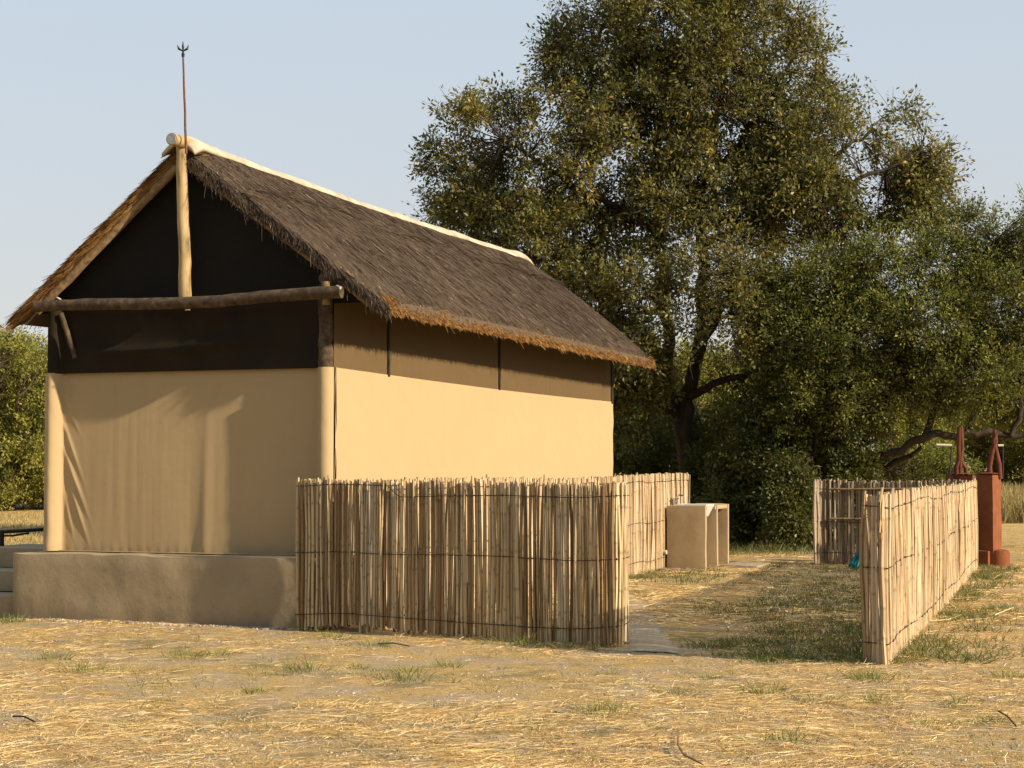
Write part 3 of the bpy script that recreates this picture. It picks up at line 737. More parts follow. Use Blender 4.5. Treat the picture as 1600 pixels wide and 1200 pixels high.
# rakes: right one draped in grey strands, left one showing golden cut bundles
def rake(side, n):
    t = rng.random(n); dep = rng.random(n)
    r, u, z = roof_pt(side, t, np.zeros(n), 0.0)
    top = 1.0 - .1 * rng.random(n)
    zz = z + dep * TH * (.42 if side > 0 else .8) - .02
    half = (W_ / 2 + (OR_ if side > 0 else OL_)); dn = R * side * half + Z * (ZE - APU); dn /= np.linalg.norm(dn)
    if side > 0:
        clump = vnoise(np.stack([t * 26, dep * 2, t * 0], 1))
        P = P3(r, u - .01 + .03 * (clump - .5), zz + .03)
        D = dn[None] * (.95) + -U[None] * (.35 + .3 * rng.random(n))[:, None] - Z[None] * (.20 + .40 * clump)[:, None] + rng.normal(0, .16, (n, 3))
        L = rng.uniform(.05, .15, n) * (.4 + .95 * clump); L = np.where(rng.random(n) < .02, L * 1.8, L)
        tn = np.clip(rng.normal(.38, .2, n) + (clump - .5) * .3, 0, .97); mat = M['thatch_strand']
        bend = -Z[None] * (L * .3)[:, None] + rng.normal(0, .02, (n, 3))
    else:
        ph = (t * 17 + dep * 1.6) % 1.0         # staggered butts
        stag = (1 - ph) * .06
        P = P3(r, u + .02 - stag - .02 * rng.random(n), zz + .01 * rng.random(n))
        D = dn[None] * 1.0 - U[None] * (.18 * rng.random(n))[:, None] + Z[None] * .10 + rng.normal(0, .07, (n, 3))
        L = rng.uniform(.08, .22, n)
        shade = vnoise(np.stack([t * 22, dep * 3, t * 0 + 5], 1))
        tn = np.clip(.15 + .75 * shade + rng.normal(0, .14, n) - .30 * (dep > .55), 0, 1); mat = M['thatch_gold']
        bend = np.zeros((n, 3))
    D /= np.linalg.norm(D, axis=1, keepdims=True)
    V, Q, c = ribbons(P, D, L, rng.uniform(.005, .010, n), bend, None, 2, .35)
    o = obj('rake_fringe', qmesh('rake_fringe', V, Q, mat, tint=np.repeat(tn, c))); o['kind'] = 'stuff'; return toh(o)
rake(1, 17000); rake(-1, 9000)
# rafters seen inside the rakes, and rafter ends
def rr_(side, t, du, dz):
    r, u, z = roof_pt(side, t, 0.0, 0.0); return HB(r, du, z + dz)
pole('rafter', rr_(1, .02, -.11, -.045), rr_(1, .97, -.13, -.03), .05, .055, M['log'], 41, .008, 14)
pole('rafter', rr_(-1, .03, -.11, -.05), rr_(-1, .90, -.13, -.035), .05, .055, M['log'], 42, .008, 14)
for k in range(1, 9):
    for sd in (1, -1):
        pole('rafter', HB(RC + sd * .05, k * 1.25 - .1, APU - .12), HB(RC + sd * ((W_ / 2 + (OR_ if sd > 0 else OL_)) * .95), k * 1.25 - .1, ZE - .0), .045, .045, M['log_dark'], 50 + k, .008, 6, 8)
pole('wall_plate', HB(-.02, -.22, 3.60), HB(-.02, 10.2, 3.60), .06, .06, M['log_dark'], 61, .008, 14)
pole('wall_plate', HB(-W_ + .02, -.18, 3.52), HB(-W_ + .02, 10.2, 3.52), .055, .055, M['log_dark'], 62, .008, 14)
# cement ridge capping
def ridgecap():
    k, m = 120, 13; s = np.linspace(0, 1, k); a = np.linspace(-1, 1, m); S_, A_ = np.meshgrid(s, a, indexing='ij')
    u = -.20 + S_ * (10.95 + .22)
    wd = .115 + .06 * (n2(u, u * 0, 1.3, 2, 2) - .5) + .05 * np.exp(-((S_ - .97) / .03) ** 2) + .07 * np.exp(-(S_ / .035) ** 2)
    wd = wd + .07 * (n2(u, A_ * 0 + np.sign(A_), 3.0, 3, 5) - .5)
    zt = APU + TH * 1.05 - .0 - .035 * np.sin(S_ * PI) + .016 + .03 * np.exp(-(S_ / .04) ** 2) + .03 * np.exp(-((S_ - .95) / .04) ** 2) + .035 * (n2(u, u * 0, .8, 3, 7) - .5) + .045 * (n2(u, u * 0, 2.6, 2, 17) - .5) + .018 * (n2(u, A_ * 2, 7, 3, 3) - .5)
    drop = .125 * np.abs(A_) ** 1.5 * (wd / .17)
    endd = .10 * np.exp(-(S_ * 11 / .10) ** 2) + .14 * np.exp(-((1 - S_) * 11 / .22) ** 2)
    P = P3(RC + A_ * wd, u, zt - drop - endd * .6 + .015)
    ii = (np.arange(k - 1)[:, None] * m + np.arange(m - 1)[None]); Q = np.stack([ii, ii + m, ii + m + 1, ii + 1], -1).reshape(-1, 4)
    V = P.reshape(-1, 3); V2 = V - Z * .05; n0 = len(V)
    Q2 = Q[:, ::-1] + n0; e1 = np.arange(k - 1) * m; e2 = e1 + m - 1; e3 = np.arange(m - 1)
    E = [np.stack([e1, e1 + n0, e1 + m + n0, e1 + m], -1), np.stack([e2, e2 + m, e2 + m + n0, e2 + n0], -1), np.stack([e3, e3 + 1, e3 + 1 + n0, e3 + n0], -1), np.stack([e3 + (k - 1) * m, e3 + (k - 1) * m + n0, e3 + 1 + (k - 1) * m + n0, e3 + 1 + (k - 1) * m], -1)]
    return toh(obj('ridge_cap', qmesh('ridge_cap', np.concatenate([V, V2]), np.concatenate([Q, Q2] + E), M['cement'], True)))
ridgecap()

# lightning rod with a three pronged head
rb = at(291, 240, 17.98); rt = at(286, 86, 17.98)
rod = empty('lightning_rod', rb, 'thin rusty metal rod with a three pronged head standing at the front of the ridge', 'lightning rod')
bpy.context.view_layer.update()
def child(o, root):
    o.parent = root; o.matrix_parent_inverse = root.matrix_world.inverted(); return o
child(MB().tube(logpath(rb, rt, 8, .0008, 3), np.linspace(.014, .010, 8), 8).build('rod', M['metal_rust']), rod)
hd = at(286, 80, 17.98)
child(MB().tube([rt - Z * .02, rt + Z * .015, rt + Z * .02, hd + Z * .01], [.015, .018, .010, .012], 8).build('collar', M['metal_black']), rod)
for dx in (-1, 0, 1):
    tip = at(286 + dx * 9, 70 if dx else 64, 17.98)
    mid = hd * .45 + tip * .55 + np.array([dx * .012, 0, -.012])
    child(MB().tube([hd, mid, tip], [.007, .014, .002], 6).build('prong', M['metal_black']), rod)

# steps and rail at the left end
steps = empty('entrance_steps', G(14, 965), 'three plastered entrance steps at the left end of the hut plinth', 'steps'); bpy.context.view_layer.update()
rl = -W_ - .225
for k, (zt, u0) in enumerate(((.24, -.22), (.48, .22), (.715, .70))):
    child(rough_box('step', rl - 1.3, rl, u0, 1.7 - k * .001, -.2 if k == 0 else zt - .238, zt, M['plaster'], .005, .12), steps)
rail = empty('hand_rail', at(5, 890, 20.4), 'black metal hand rail by the steps at the left edge', 'rail'); bpy.context.view_layer.update()
child(MB().tube([at(-60, 832, 20.4), at(0, 831, 20.4), at(40, 829, 20.5), at(69, 827, 20.6)], .022, 8).build('top_bar', M['metal_black']), rail)
child(MB().tube([at(-60, 838, 20.4), at(20, 837, 20.4), at(45, 833, 20.5)], .012, 8).build('lower_bar', M['metal_black']), rail)
p = G(3, 932); q = at(3, 831, p[1])
child(MB().tube([np.array([at(3, 831, 20.4)[0], 20.4, -.1]), at(3, 831, 20.4)], .03, 8).build('rail_post', M['metal_black']), rail)

# rubble at the foot of the plinth
def stone_mesh(seed):
    rr = np.random.default_rng(seed); import bmesh
    bm = bmesh.new(); bmesh.ops.create_icosphere(bm, subdivisions=1, radius=1)
    for v in bm.verts: v.co *= rr.uniform(.65, 1.15); v.co.z *= .6
    me = bpy.data.meshes.new('stone'); bm.to_mesh(me); bm.free(); me.materials.append(M['stone']); return me
SM = [stone_mesh(k) for k in range(6)]
def stones(pts, label, group, sizes):
    for (x, y), s in zip(pts, sizes):
        o = bpy.data.objects.new('stone', SM[random.randrange(6)]); COL.objects.link(o)
        o.location = (x, y, float(gh(x, y)) + s * .15); o.scale = (s * random.uniform(.8, 1.5), s, s * random.uniform(.6, 1)); o.rotation_euler = (0, 0, random.random() * 6)
        tag(o, label, 'stone', group)
pp = []
for k in range(34):
    q = HB(-random.uniform(.1, 3.7) if k > 14 else -random.uniform(.3, 1.3), -.36 - abs(random.gauss(0, .05)), 0); pp.append((q[0], q[1]))
stones(pp, 'small grey stone lying along the foot of the hut plinth', 'stones along the foot of the plinth', [random.uniform(.015, .04) for _ in pp])
pp = []
for k in range(26):
    y = random.uniform(9.6, 16); x = random.uniform(-.3, .3) * y; pp.append((x, y))
stones(pp, 'small stone lying loose on the straw covered foreground', 'stones scattered over the foreground', [random.uniform(.01, .028) for _ in pp])

# ------------------------------------------------------------------ reed fences
def reed_mesh(seed, mat, r0=.0145):
    rr = np.random.default_rng(seed); H = 1.0
    nn = rr.integers(3, 5); zs = [0.0]; tv = [0.0]; rs = [1.0]
    c = (np.arange(nn) + rr.uniform(.2, .8, nn)) / nn
    for z in c:
        zs += [z - .014, z - .004, z + .004, z + .014]; tv += [.0, 1.0, 1.0, .0]; rs += [1.0, 1.08, 1.08, 1.0]
    zs.append(1.0); tv.append(.0); rs.append(.9)
    o = np.argsort(zs); zs = np.array(zs)[o]; tv = np.array(tv)[o]; rs = np.array(rs)[o] * r0 * (1 - .15 * zs)
    a, b, ph = rr.normal(0, .010), rr.normal(0, .010), rr.uniform(0, 6)
    P = np.stack([a * np.sin(zs * PI) + .004 * np.sin(zs * 9 + ph), b * np.sin(zs * PI), zs], 1)
    P[:, 2] *= 1
    k = len(zs); sides = 5; V, Q = tubes(P[None], rs[None], sides)
    V = np.concatenate([V, [P[-1], ]]); me = bpy.data.meshes.new('reed')
    Fs = [tuple(q) for q in Q] + [((k - 1) * sides + i, (k - 1) * sides + (i + 1) % sides, len(V) - 1) for i in range(sides)]
    me.from_pydata(V.tolist(), [], Fs); me.polygons.foreach_set('use_smooth', np.ones(len(me.polygons), dtype=bool)); me.update()
    me.set_sharp_from_angle(angle=math.radians(60))
    t = np.concatenate([np.repeat(tv, sides), [.3]]).astype(np.float32); at_ = me.attributes.new('tint', 'FLOAT', 'POINT'); at_.data.foreach_set('value', t)
    me.materials.append(mat); RVT[me.name] = (V[:-1].copy(), Q.copy(), t[:-1].copy()); return me
RVT = {}
RM = {k: [reed_mesh(100 + j, M[k]) for j in range(14)] for k in ('reed', 'reed_pale', 'reed_grey')}
RV = {k: [RVT[m.name] for m in RM[k]] for k in RM}

def along(path, n):
    P = np.array(path, float); sg = np.linalg.norm(np.diff(P, axis=0), axis=1); cum = np.concatenate([[0], np.cumsum(sg)])
    d = np.linspace(0, cum[-1], n); out = []
    for x in d:
        i = min(np.searchsorted(cum, x, 'right') - 1, len(sg) - 1); f = (x - cum[i]) / sg[i]; out.append(P[i] * (1 - f) + P[i + 1] * f)
    return np.array(out), cum[-1]

def fence(label, path, spacing, hfun, mat, wires, rads=(.85, 1.45), lean=.010, layer=.016, zbot=None, outn=1, rails=(), jag=.018, seed=1, group=None, bigend=0, jn=None):
    JV = []; JQ = []; JT = []; JR = []; nJ = [0]
    rr = np.random.default_rng(seed)
    P0_, Ltot = along(path, 3); n = int(Ltot / spacing); P, _ = along(path, n)
    mid = P[n // 2]; root = empty('reed_fence', (mid[0], mid[1], 0), label, 'fence', group); bpy.context.view_layer.update()
    T = np.gradient(P, axis=0); T[:, 2] = 0; T /= np.linalg.norm(T, axis=1, keepdims=True); Nn = np.stack([T[:, 1], -T[:, 0], T[:, 2] * 0], 1) * outn
    ox, oy = root.location[0], root.location[1]
    mlf = vnoise(np.stack([np.arange(n) / 11.0, np.full(n, seed + .3), np.full(n, .7)], 1)) - .5
    for i in range(n):
        ml = mlf[i] * lean * 3.0
        s = i / (n - 1); H = hfun(s) + rr.normal(0, jag) * (1 if rr.random() > .12 else 2.2)
        zb = (zbot(s) if zbot else 0.0) + rr.uniform(-.03, .02) + float(gh(P[i, 0], P[i, 1]))
        rad = rr.uniform(*rads) * (1.25 if rr.random() < .12 else 1)
        if bigend and i >= n - bigend: rad *= 1.25
        lay = (i % 2 if layer < .03 else (0, 1, .5)[i % 3]) * layer - layer / 2 + rr.normal(0, .004)
        p = P[i] + Nn[i] * lay + T[i] * rr.normal(0, spacing * .3)
        k_ = int(rr.integers(14)); joined = jn is not None and jn[0] <= i < jn[1]
        le = ml + rr.normal(0, lean); lf = rr.normal(0, .006)
        d = Z + T[i] * le + Nn[i] * lf
        q = Vector(d).to_track_quat('Z', 'Y')
        q = q @ Quaternion((0, 0, 1), rr.uniform(0, 6.28))
        if joined:
            me_ = RM[mat][k_]; vv = RV[mat][k_]; mt = np.array(q.to_matrix()); w_ = (vv[0] * np.array([rad, rad, H - zb])) @ mt.T + np.array([p[0] - ox, p[1] - oy, zb])
            JV.append(w_); JQ.append(vv[1] + nJ[0]); JT.append(vv[2]); JR.append(np.full(len(w_), rr.random())); nJ[0] += len(w_)
        else:
            o = bpy.data.objects.new('reed', RM[mat][k_]); COL.objects.link(o); o.parent = root
            o.location = (p[0] - ox, p[1] - oy, zb); o.scale = (rad, rad, (H - zb)); o.rotation_mode = 'QUATERNION'; o.rotation_quaternion = q
    if JV:
        me_ = qmesh('reeds', np.concatenate(JV), np.concatenate(JQ), M[mat], True, tint=np.concatenate(JT))
        a_ = me_.attributes.new('rid', 'FLOAT', 'POINT'); a_.data.foreach_set('value', np.concatenate(JR).astype(np.float32))
        o = obj('reeds', me_, root); o['kind'] = 'stuff'
    # binding wires run along both faces
    for (zf, s0, s1) in wires:
        for sd in (1, -1):
            k = max(8, int(Ltot * (s1 - s0) * 9)); ss = np.linspace(s0, s1, k); idx = np.clip((ss * (n - 1)).astype(int), 0, n - 1)
            pts = P[idx] + Nn[idx] * (sd * (layer / 2 + .021)) + rr.normal(0, .003, (k, 3))
            zz = np.array([zf(x) if callable(zf) else zf for x in ss]) + .012 * (vnoise(np.stack([ss * Ltot * 1.6, ss * 0 + seed, ss * 0 + float(sd)], 1)) - .5) * 2 + gh(pts[:, 0], pts[:, 1])
            pts[:, 2] = zz
            mb = MB().tube(pts, .0042, 5)
            for q in range(1, k - 1, 5):   # twisted knots
                mb.tube([pts[q] - Z * .010, pts[q] + Nn[idx[q]] * sd * .006, pts[q] + Z * .010], .0045, 5)
            child(mb.build('wire', M['wire']), root)
    for (z, s0, s1, off) in rails:
        i0, i1 = int(s0 * (n - 1)), int(s1 * (n - 1))
        a = P[i0] + Nn[i0] * off + Z * z; b = P[i1] + Nn[i1] * off + Z * (z - .02)
        child(MB().tube(logpath(a, b, 9, .006, seed), .019, 8).build('rail', M['log']), root)
    return root

# front fence: two rolls of reeds from the hut corner towards the camera
fa = C0 + R * -.215 - U * .385
fm = G(610, 992); fb = G(957, 1011); fc = G(972, 1008) + np.array([.05, .16, 0])
fm2 = fa * .73 + fb * .27
fence('tall woven reed fence screen in front of the hut corner, bound with dark wires', [fa, fm2, fb * .5 + fm2 * .5 + np.array([0, .03, 0]), fb, fb + np.array([.07, .06, 0]), fc + np.array([.0, .12, 0])], .0152,
      lambda s: 1.53 - .035 * s - (.025 if .29 < s < .34 else 0), 'reed',
      [(lambda s: 1.475, 0, .31), (lambda s: 1.475 - .10 * (s > .3) - .01 * math.sin(s * 6), .28, 1), (lambda s: .80 - .0 * s, 0, 1), (lambda s: .17 + .02 * math.sin(s * 8), 0, 1)],
      lean=.008, zbot=lambda s: .03 + .06 * math.exp(-((s - .19) / .09) ** 2), seed=4, jag=.010, layer=.036, bigend=7, rads=(.66, 1.12))
# fence along the hut side
a0 = C0 + R * .55 - U * .50; a1 = C0 + R * .55 + U * 12.7
fence('long pale reed fence running along the right side of the hut behind the front screen', [a0, a1], .034, lambda s: 1.50 + .03 * s + .02 * math.sin(s * 9), 'reed_pale',
      [(1.42, .0, 1), (.78, 0, 1), (.18, 0, 1)], rads=(1.05, 1.6), seed=6, jag=.009, lean=.006, jn=(0, 130))
fence('short reed fence closing the enclosure behind the hut', [a1 + R * .0 + U * .03, a1 - R * 2.6 + U * .03], .045, lambda s: 1.52, 'reed_grey', [(1.42, 0, 1), (.7, 0, 1)], rads=(1.1, 1.8), seed=7)
# right fence
b0 = G(1352, 1036) ; b1 = G(1383, 1041); b1 = b1 + np.array([.0, .0, 0]); b2 = G(1526, 887)
nd = (b2 - b1) / np.linalg.norm(b2 - b1)
fence('pale reed fence at the right receding towards the rust red pillars', [b0 + np.array([-.0, .03, 0]), b1, b1 + nd * 5 + np.array([.03, 0, 0]), b2], .031, lambda s: 1.42 + .015 * math.sin(s * 7) - .0 * s, 'reed_pale',
      [(lambda s: 1.32 - .02 * math.sin(s * 20), 0, 1), (lambda s: .80 + .02 * math.sin(s * 14), 0, 1), (lambda s: .17 + .02 * math.sin(s * 17), 0, 1)], rads=(.95, 1.45), seed=9, jag=.010, outn=1, lean=.006, jn=(298, 9999))
c1 = b2 - R * 2.55 + U * .1
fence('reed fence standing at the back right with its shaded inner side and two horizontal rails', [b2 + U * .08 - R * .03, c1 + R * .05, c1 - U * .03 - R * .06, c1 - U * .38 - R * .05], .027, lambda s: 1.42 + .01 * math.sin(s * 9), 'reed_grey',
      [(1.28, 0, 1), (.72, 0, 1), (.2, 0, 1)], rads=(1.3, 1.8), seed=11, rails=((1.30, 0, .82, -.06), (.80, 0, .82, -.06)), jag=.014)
# loose stick leaning against the near end of the right fence
st = MB().tube([G(1377, 1010), at(1376, 830, 14.15), at(1374, 785, 14.2), at(1379, 762, 14.25)], [.019, .016, .015, .010], 7).build('leaning_stick', M['log_pale'])
autosmooth(st); tag(st, 'pale bent stick tied against the near end of the right reed fence', 'stick')

# ------------------------------------------------------------------ wash stand
sb = G(1103, 890)
def SB(r, u, z): return sb + R * r + U * u + Z * z
SW, SL, SH = .66, 1.72, 1.03
sink = empty('wash_stand', SB(-SW / 2, SL / 2, 0), 'plastered tan wash stand with two basin bays beside the pale reed fence', 'wash stand'); bpy.context.view_layer.update()
T_ = .11
for u0 in (0, (SL - T_) / 2, SL - T_):
    child(rough_box('side_wall', -SW, 0, u0, u0 + T_, -.1, SH, M['plaster_sink'], .008, .1, frame=SB), sink)
child(rough_box('back_wall', -SW - .002, -SW + .08, T_ + .002, SL - T_ - .002, -.1, SH - .091, M['plaster_sink'], .004, .12, frame=SB), sink)
for (u0, u1) in ((T_ + .002, .18), (.70, (SL - T_) / 2 - .002), ((SL + T_) / 2 + .002, SL - T_ - .002)):
    child(rough_box('counter_top', -SW + .002, -.004, u0, u1, SH - .088, SH - .004, M['plaster_sink'], .006, .1, frame=SB), sink)
child(rough_box('counter_top', -SW - .003, -SW + .10, .181, .699, SH - .088, SH - .006, M['plaster_sink'], .003, .1, frame=SB), sink)
def basin(u0, u1, z1):
    # open tapered bowl with rim
    mb = MB(); r0, r1 = -SW + .10, -.03
    top = [(r0, u0), (r1, u0), (r1, u1), (r0, u1)]; cr, cu = (r0 + r1) / 2, (u0 + u1) / 2
    rings = [(1.0, z1), (.9, z1 + .003), (.86, z1 - .02), (.6, z1 - .17), (.0, z1 - .175)]
    V = []
    for f, z in rings: V += [SB(cr + (a - cr) * f, cu + (b - cu) * f, z) for a, b in top]
    outer = [(1.0, z1 - .02), (.70, z1 - .20), (.0, z1 - .205)]
    for f, z in outer: V += [SB(cr + (a - cr) * f, cu + (b - cu) * f, z) for a, b in top]
    Fs = []
    for k in range(4):
        for i in range(4): Fs.append((k * 4 + i, k * 4 + (i + 1) % 4, k * 4 + 4 + (i + 1) % 4, k * 4 + 4 + i))
    def q(a, b):
        for i in range(4): Fs.append((a * 4 + i, b * 4 + i, b * 4 + (i + 1) % 4, a * 4 + (i + 1) % 4))
    q(0, 5); q(5, 6); q(6, 7)
    mb.add(V, Fs); return child(mb.build('basin', M['white_enamel']), sink)
basin(.16, .72, SH + .012)
for u_ in (.45,):
    t0 = SB(-SW + .05, u_, SH)
    tp = child(MB().tube([t0, t0 + Z * .10, t0 + Z * .16 + R * .05, t0 + Z * .15 + R * .13, t0 + Z * .11 + R * .14], .014, 8).build('tap', M['chrome']), sink)
    for s_ in (-.07, .07):
        h = MB().tube([t0 + U * s_, t0 + U * s_ + Z * .09], .012, 8); h.tube([t0 + U * (s_ - .03) + Z * .1, t0 + U * (s_ + .03) + Z * .1], .012, 6)
        h.tube([t0 + U * s_ + Z * .1 - R * .03, t0 + U * s_ + Z * .1 + R * .03], .012, 6); h.build('handle', M['chrome']).parent = tp
        bpy.context.view_layer.update()
child(MB().tube([SB(-SW + .02, -.04, .27), SB(-SW - .20, -.03, .27)], .038, 10).build('waste_pipe', M['pvc']), sink)
slab = rough_box('drain_slab', -.12, .50, .5, 1.7, -.05, .04, M['path'], .03, .15, frame=lambda r, u, z: sb + R * (r + .18) + U * (u + .2) + Z * z)
tag(slab, 'low rough concrete slab on the ground at the foot of the wash stand', 'slab')
pp = []
for k in range(22):
    q = SB(random.uniform(-.95, -.1), random.uniform(-.35, -.04), 0); pp.append((q[0], q[1]))
stones(pp, 'small stone in the rubble at the foot of the wash stand', 'stones heaped by the wash stand', [random.uniform(.025, .06) for _ in pp])

# ------------------------------------------------------------------ rust red pillars
def pillar(foot_px, foot_py, hw, hd, H, label, plinth, rods, name='pillar'):
    g = G(foot_px, foot_py)      # nearest arris at ground
    a1_ = np.array([.80, .60, 0]) * -1 ; nl = np.array([-.60, -.80, 0]); nr = np.array([.80, -.60, 0])
    ax = (nr, nl, Z); c = g - nr * hw - nl * hd
    root = empty('rust_red_pillar', (c[0], c[1], 0), label, 'pillar', None); bpy.context.view_layer.update()
    def fr(r, u, z): return c + nr * r - nl * u + Z * z
    child(rough_box('shaft', -hw, hw, -hd, hd, -.1, H, M['rust_plaster'], .006, .09, frame=fr), root)
    child(rough_box('cap', -hw - .012, hw + .012, -hd - .012, hd + .012, H + .001, H + .03, M['rust_plaster'], .004, .09, frame=fr), root)
    if plinth:
        k = 14; V = []; rad = .16
        for z, f in ((-.05, 1), (.20, 1), (.26, .9), (.275, .6)):
            for i in range(k):
                a = 2 * PI * i / k; V.append(c + nr * (hw + .02) - nl * -.02 + np.array([math.cos(a) * rad * 1.15 * f, math.sin(a) * rad * f, z]))
        Fs = [(q * k + i, q * k + (i + 1) % k, (q + 1) * k + (i + 1) % k, (q + 1) * k + i) for q in range(3) for i in range(k)] + [tuple(3 * k + i for i in range(k))]
        f_ = MB().add(V, Fs).build('round_foot', M['rust_plaster']); autosmooth(f_, 50); child(f_, root)
        child(rough_box('low_block', -hw - .02, hw - .05, -hd - .10, -hd - .001, -.1, .26, M['rust_plaster'], .01, .09, frame=fr), root)
    d = c[1]
    for pts, rad, nm in rods:
        o = MB().tube([at(x, y, d) for x, y in pts], rad, 8).build(nm, M['rod_rust' if nm == 'bent_rod' else 'metal_black' if nm == 'thin_rod' else 'pvc']); autosmooth(o, 60); child(o, root)
    return root
pillar(1553, 885, .155, .20, 1.53, 'rust red square pillar with a round foot at the far end of the right fence', True,
       [([(1547, 748), (1546, 728), (1551, 704), (1556, 690), (1554, 672)], [.05, .045, .042, .04, .035], 'bent_rod'),
        ([(1562, 748), (1561, 726), (1556, 704), (1552, 690), (1557, 676)], [.05, .045, .042, .04, .035], 'bent_rod'),
        ([(1567, 748), (1567, 696)], .012, 'thin_rod'), ([(1559, 696), (1568, 696)], .02, 'cross_piece')])
pillar(1522, 880, .25, .06, 1.52, 'shorter looking rust red pillar half hidden behind the far end of the right fence', False,
       [([(1495, 750), (1494, 730), (1499, 718), (1498, 700), (1499, 668)], [.045, .045, .045, .04, .035], 'bent_rod'),
        ([(1500, 750), (1500, 722), (1503, 700), (1502, 668)], [.04, .045, .04, .035], 'bent_rod'),
        ([(1511, 750), (1509, 732), (1502, 722)], [.035, .035, .04], 'bent_rod'),
        ([(1483, 750), (1487, 696)], .012, 'thin_rod'), ([(1463, 695), (1487, 696)], .022, 'cross_piece')])
for (x0, y0, x1, y1) in ((1522, 745, 1540, 747), (1522, 852, 1540, 853)):
    o = MB().tube([at(x0, y0, 28.75), at(x1, y1, 28.9)], .022, 8).build('water_pipe', M['pvc'])
    tag(o, 'pale pipe joining fence and pillar near the %s of the rust red pillar' % ('top' if y0 < 800 else 'foot'), 'pipe')

# teal broom
bb = G(1335, 889)
broom = empty('broom', bb, 'teal broom head leaning behind the near end of the right fence', 'broom'); bpy.context.view_layer.update()
hd_ = bb + Z * .27 + np.array([.10, 0, 0])
child(MB().tube([hd_, hd_ + np.array([.22, .06, .75])], .013, 8).build('handle', M['log_pale']), broom)
n = 260; a = rng.uniform(-.75, .35, n); D = np.stack([np.sin(a), rng.normal(0, .12, n), -np.cos(a)], 1); D /= np.linalg.norm(D, axis=1, keepdims=True)
V, Q, c = ribbons(np.tile(hd_, (n, 1)) + rng.normal(0, .012, (n, 3)), D, rng.uniform(.24, .30, n), np.full(n, .012), None, None, 1, 1.6)
V[:, 2] = np.maximum(V[:, 2], .01)
br = obj('bristles', qmesh('bristles', V, Q, M['teal'])); br['kind'] = 'stuff'; child(br, broom)

# curved vine lying in the foreground
vp = [G(1068, 1146), G(1060, 1158), G(1060, 1172), G(1068, 1187), G(1085, 1196), G(1100, 1204)]
vp = [v + Z * .03 for v in vp]
o = MB().tube(vp, [.003, .006, .007, .007, .006, .003], 6).build('curved_twig', M['log']); tag(o, 'curved brown twig lying on the straw in the foreground', 'twig')
for k, (x0, y0, x1, y1) in enumerate(((20, 1125, 55, 1133), (1560, 1117, 1588, 1140), (590, 1010, 640, 1013))):
    o = MB().tube([G(x0, y0) + Z * .025, (G(x0, y0) + G(x1, y1)) / 2 + Z * .04, G(x1, y1) + Z * .02], .006, 5).build('fallen_twig', M['bark_grey'])
    tag(o, ('thin dark twig on the ground at the far left of the foreground', 'thin dark twig on the straw at the right edge of the foreground', 'thin twig on the ground below the left part of the front reed fence')[k], 'twig')

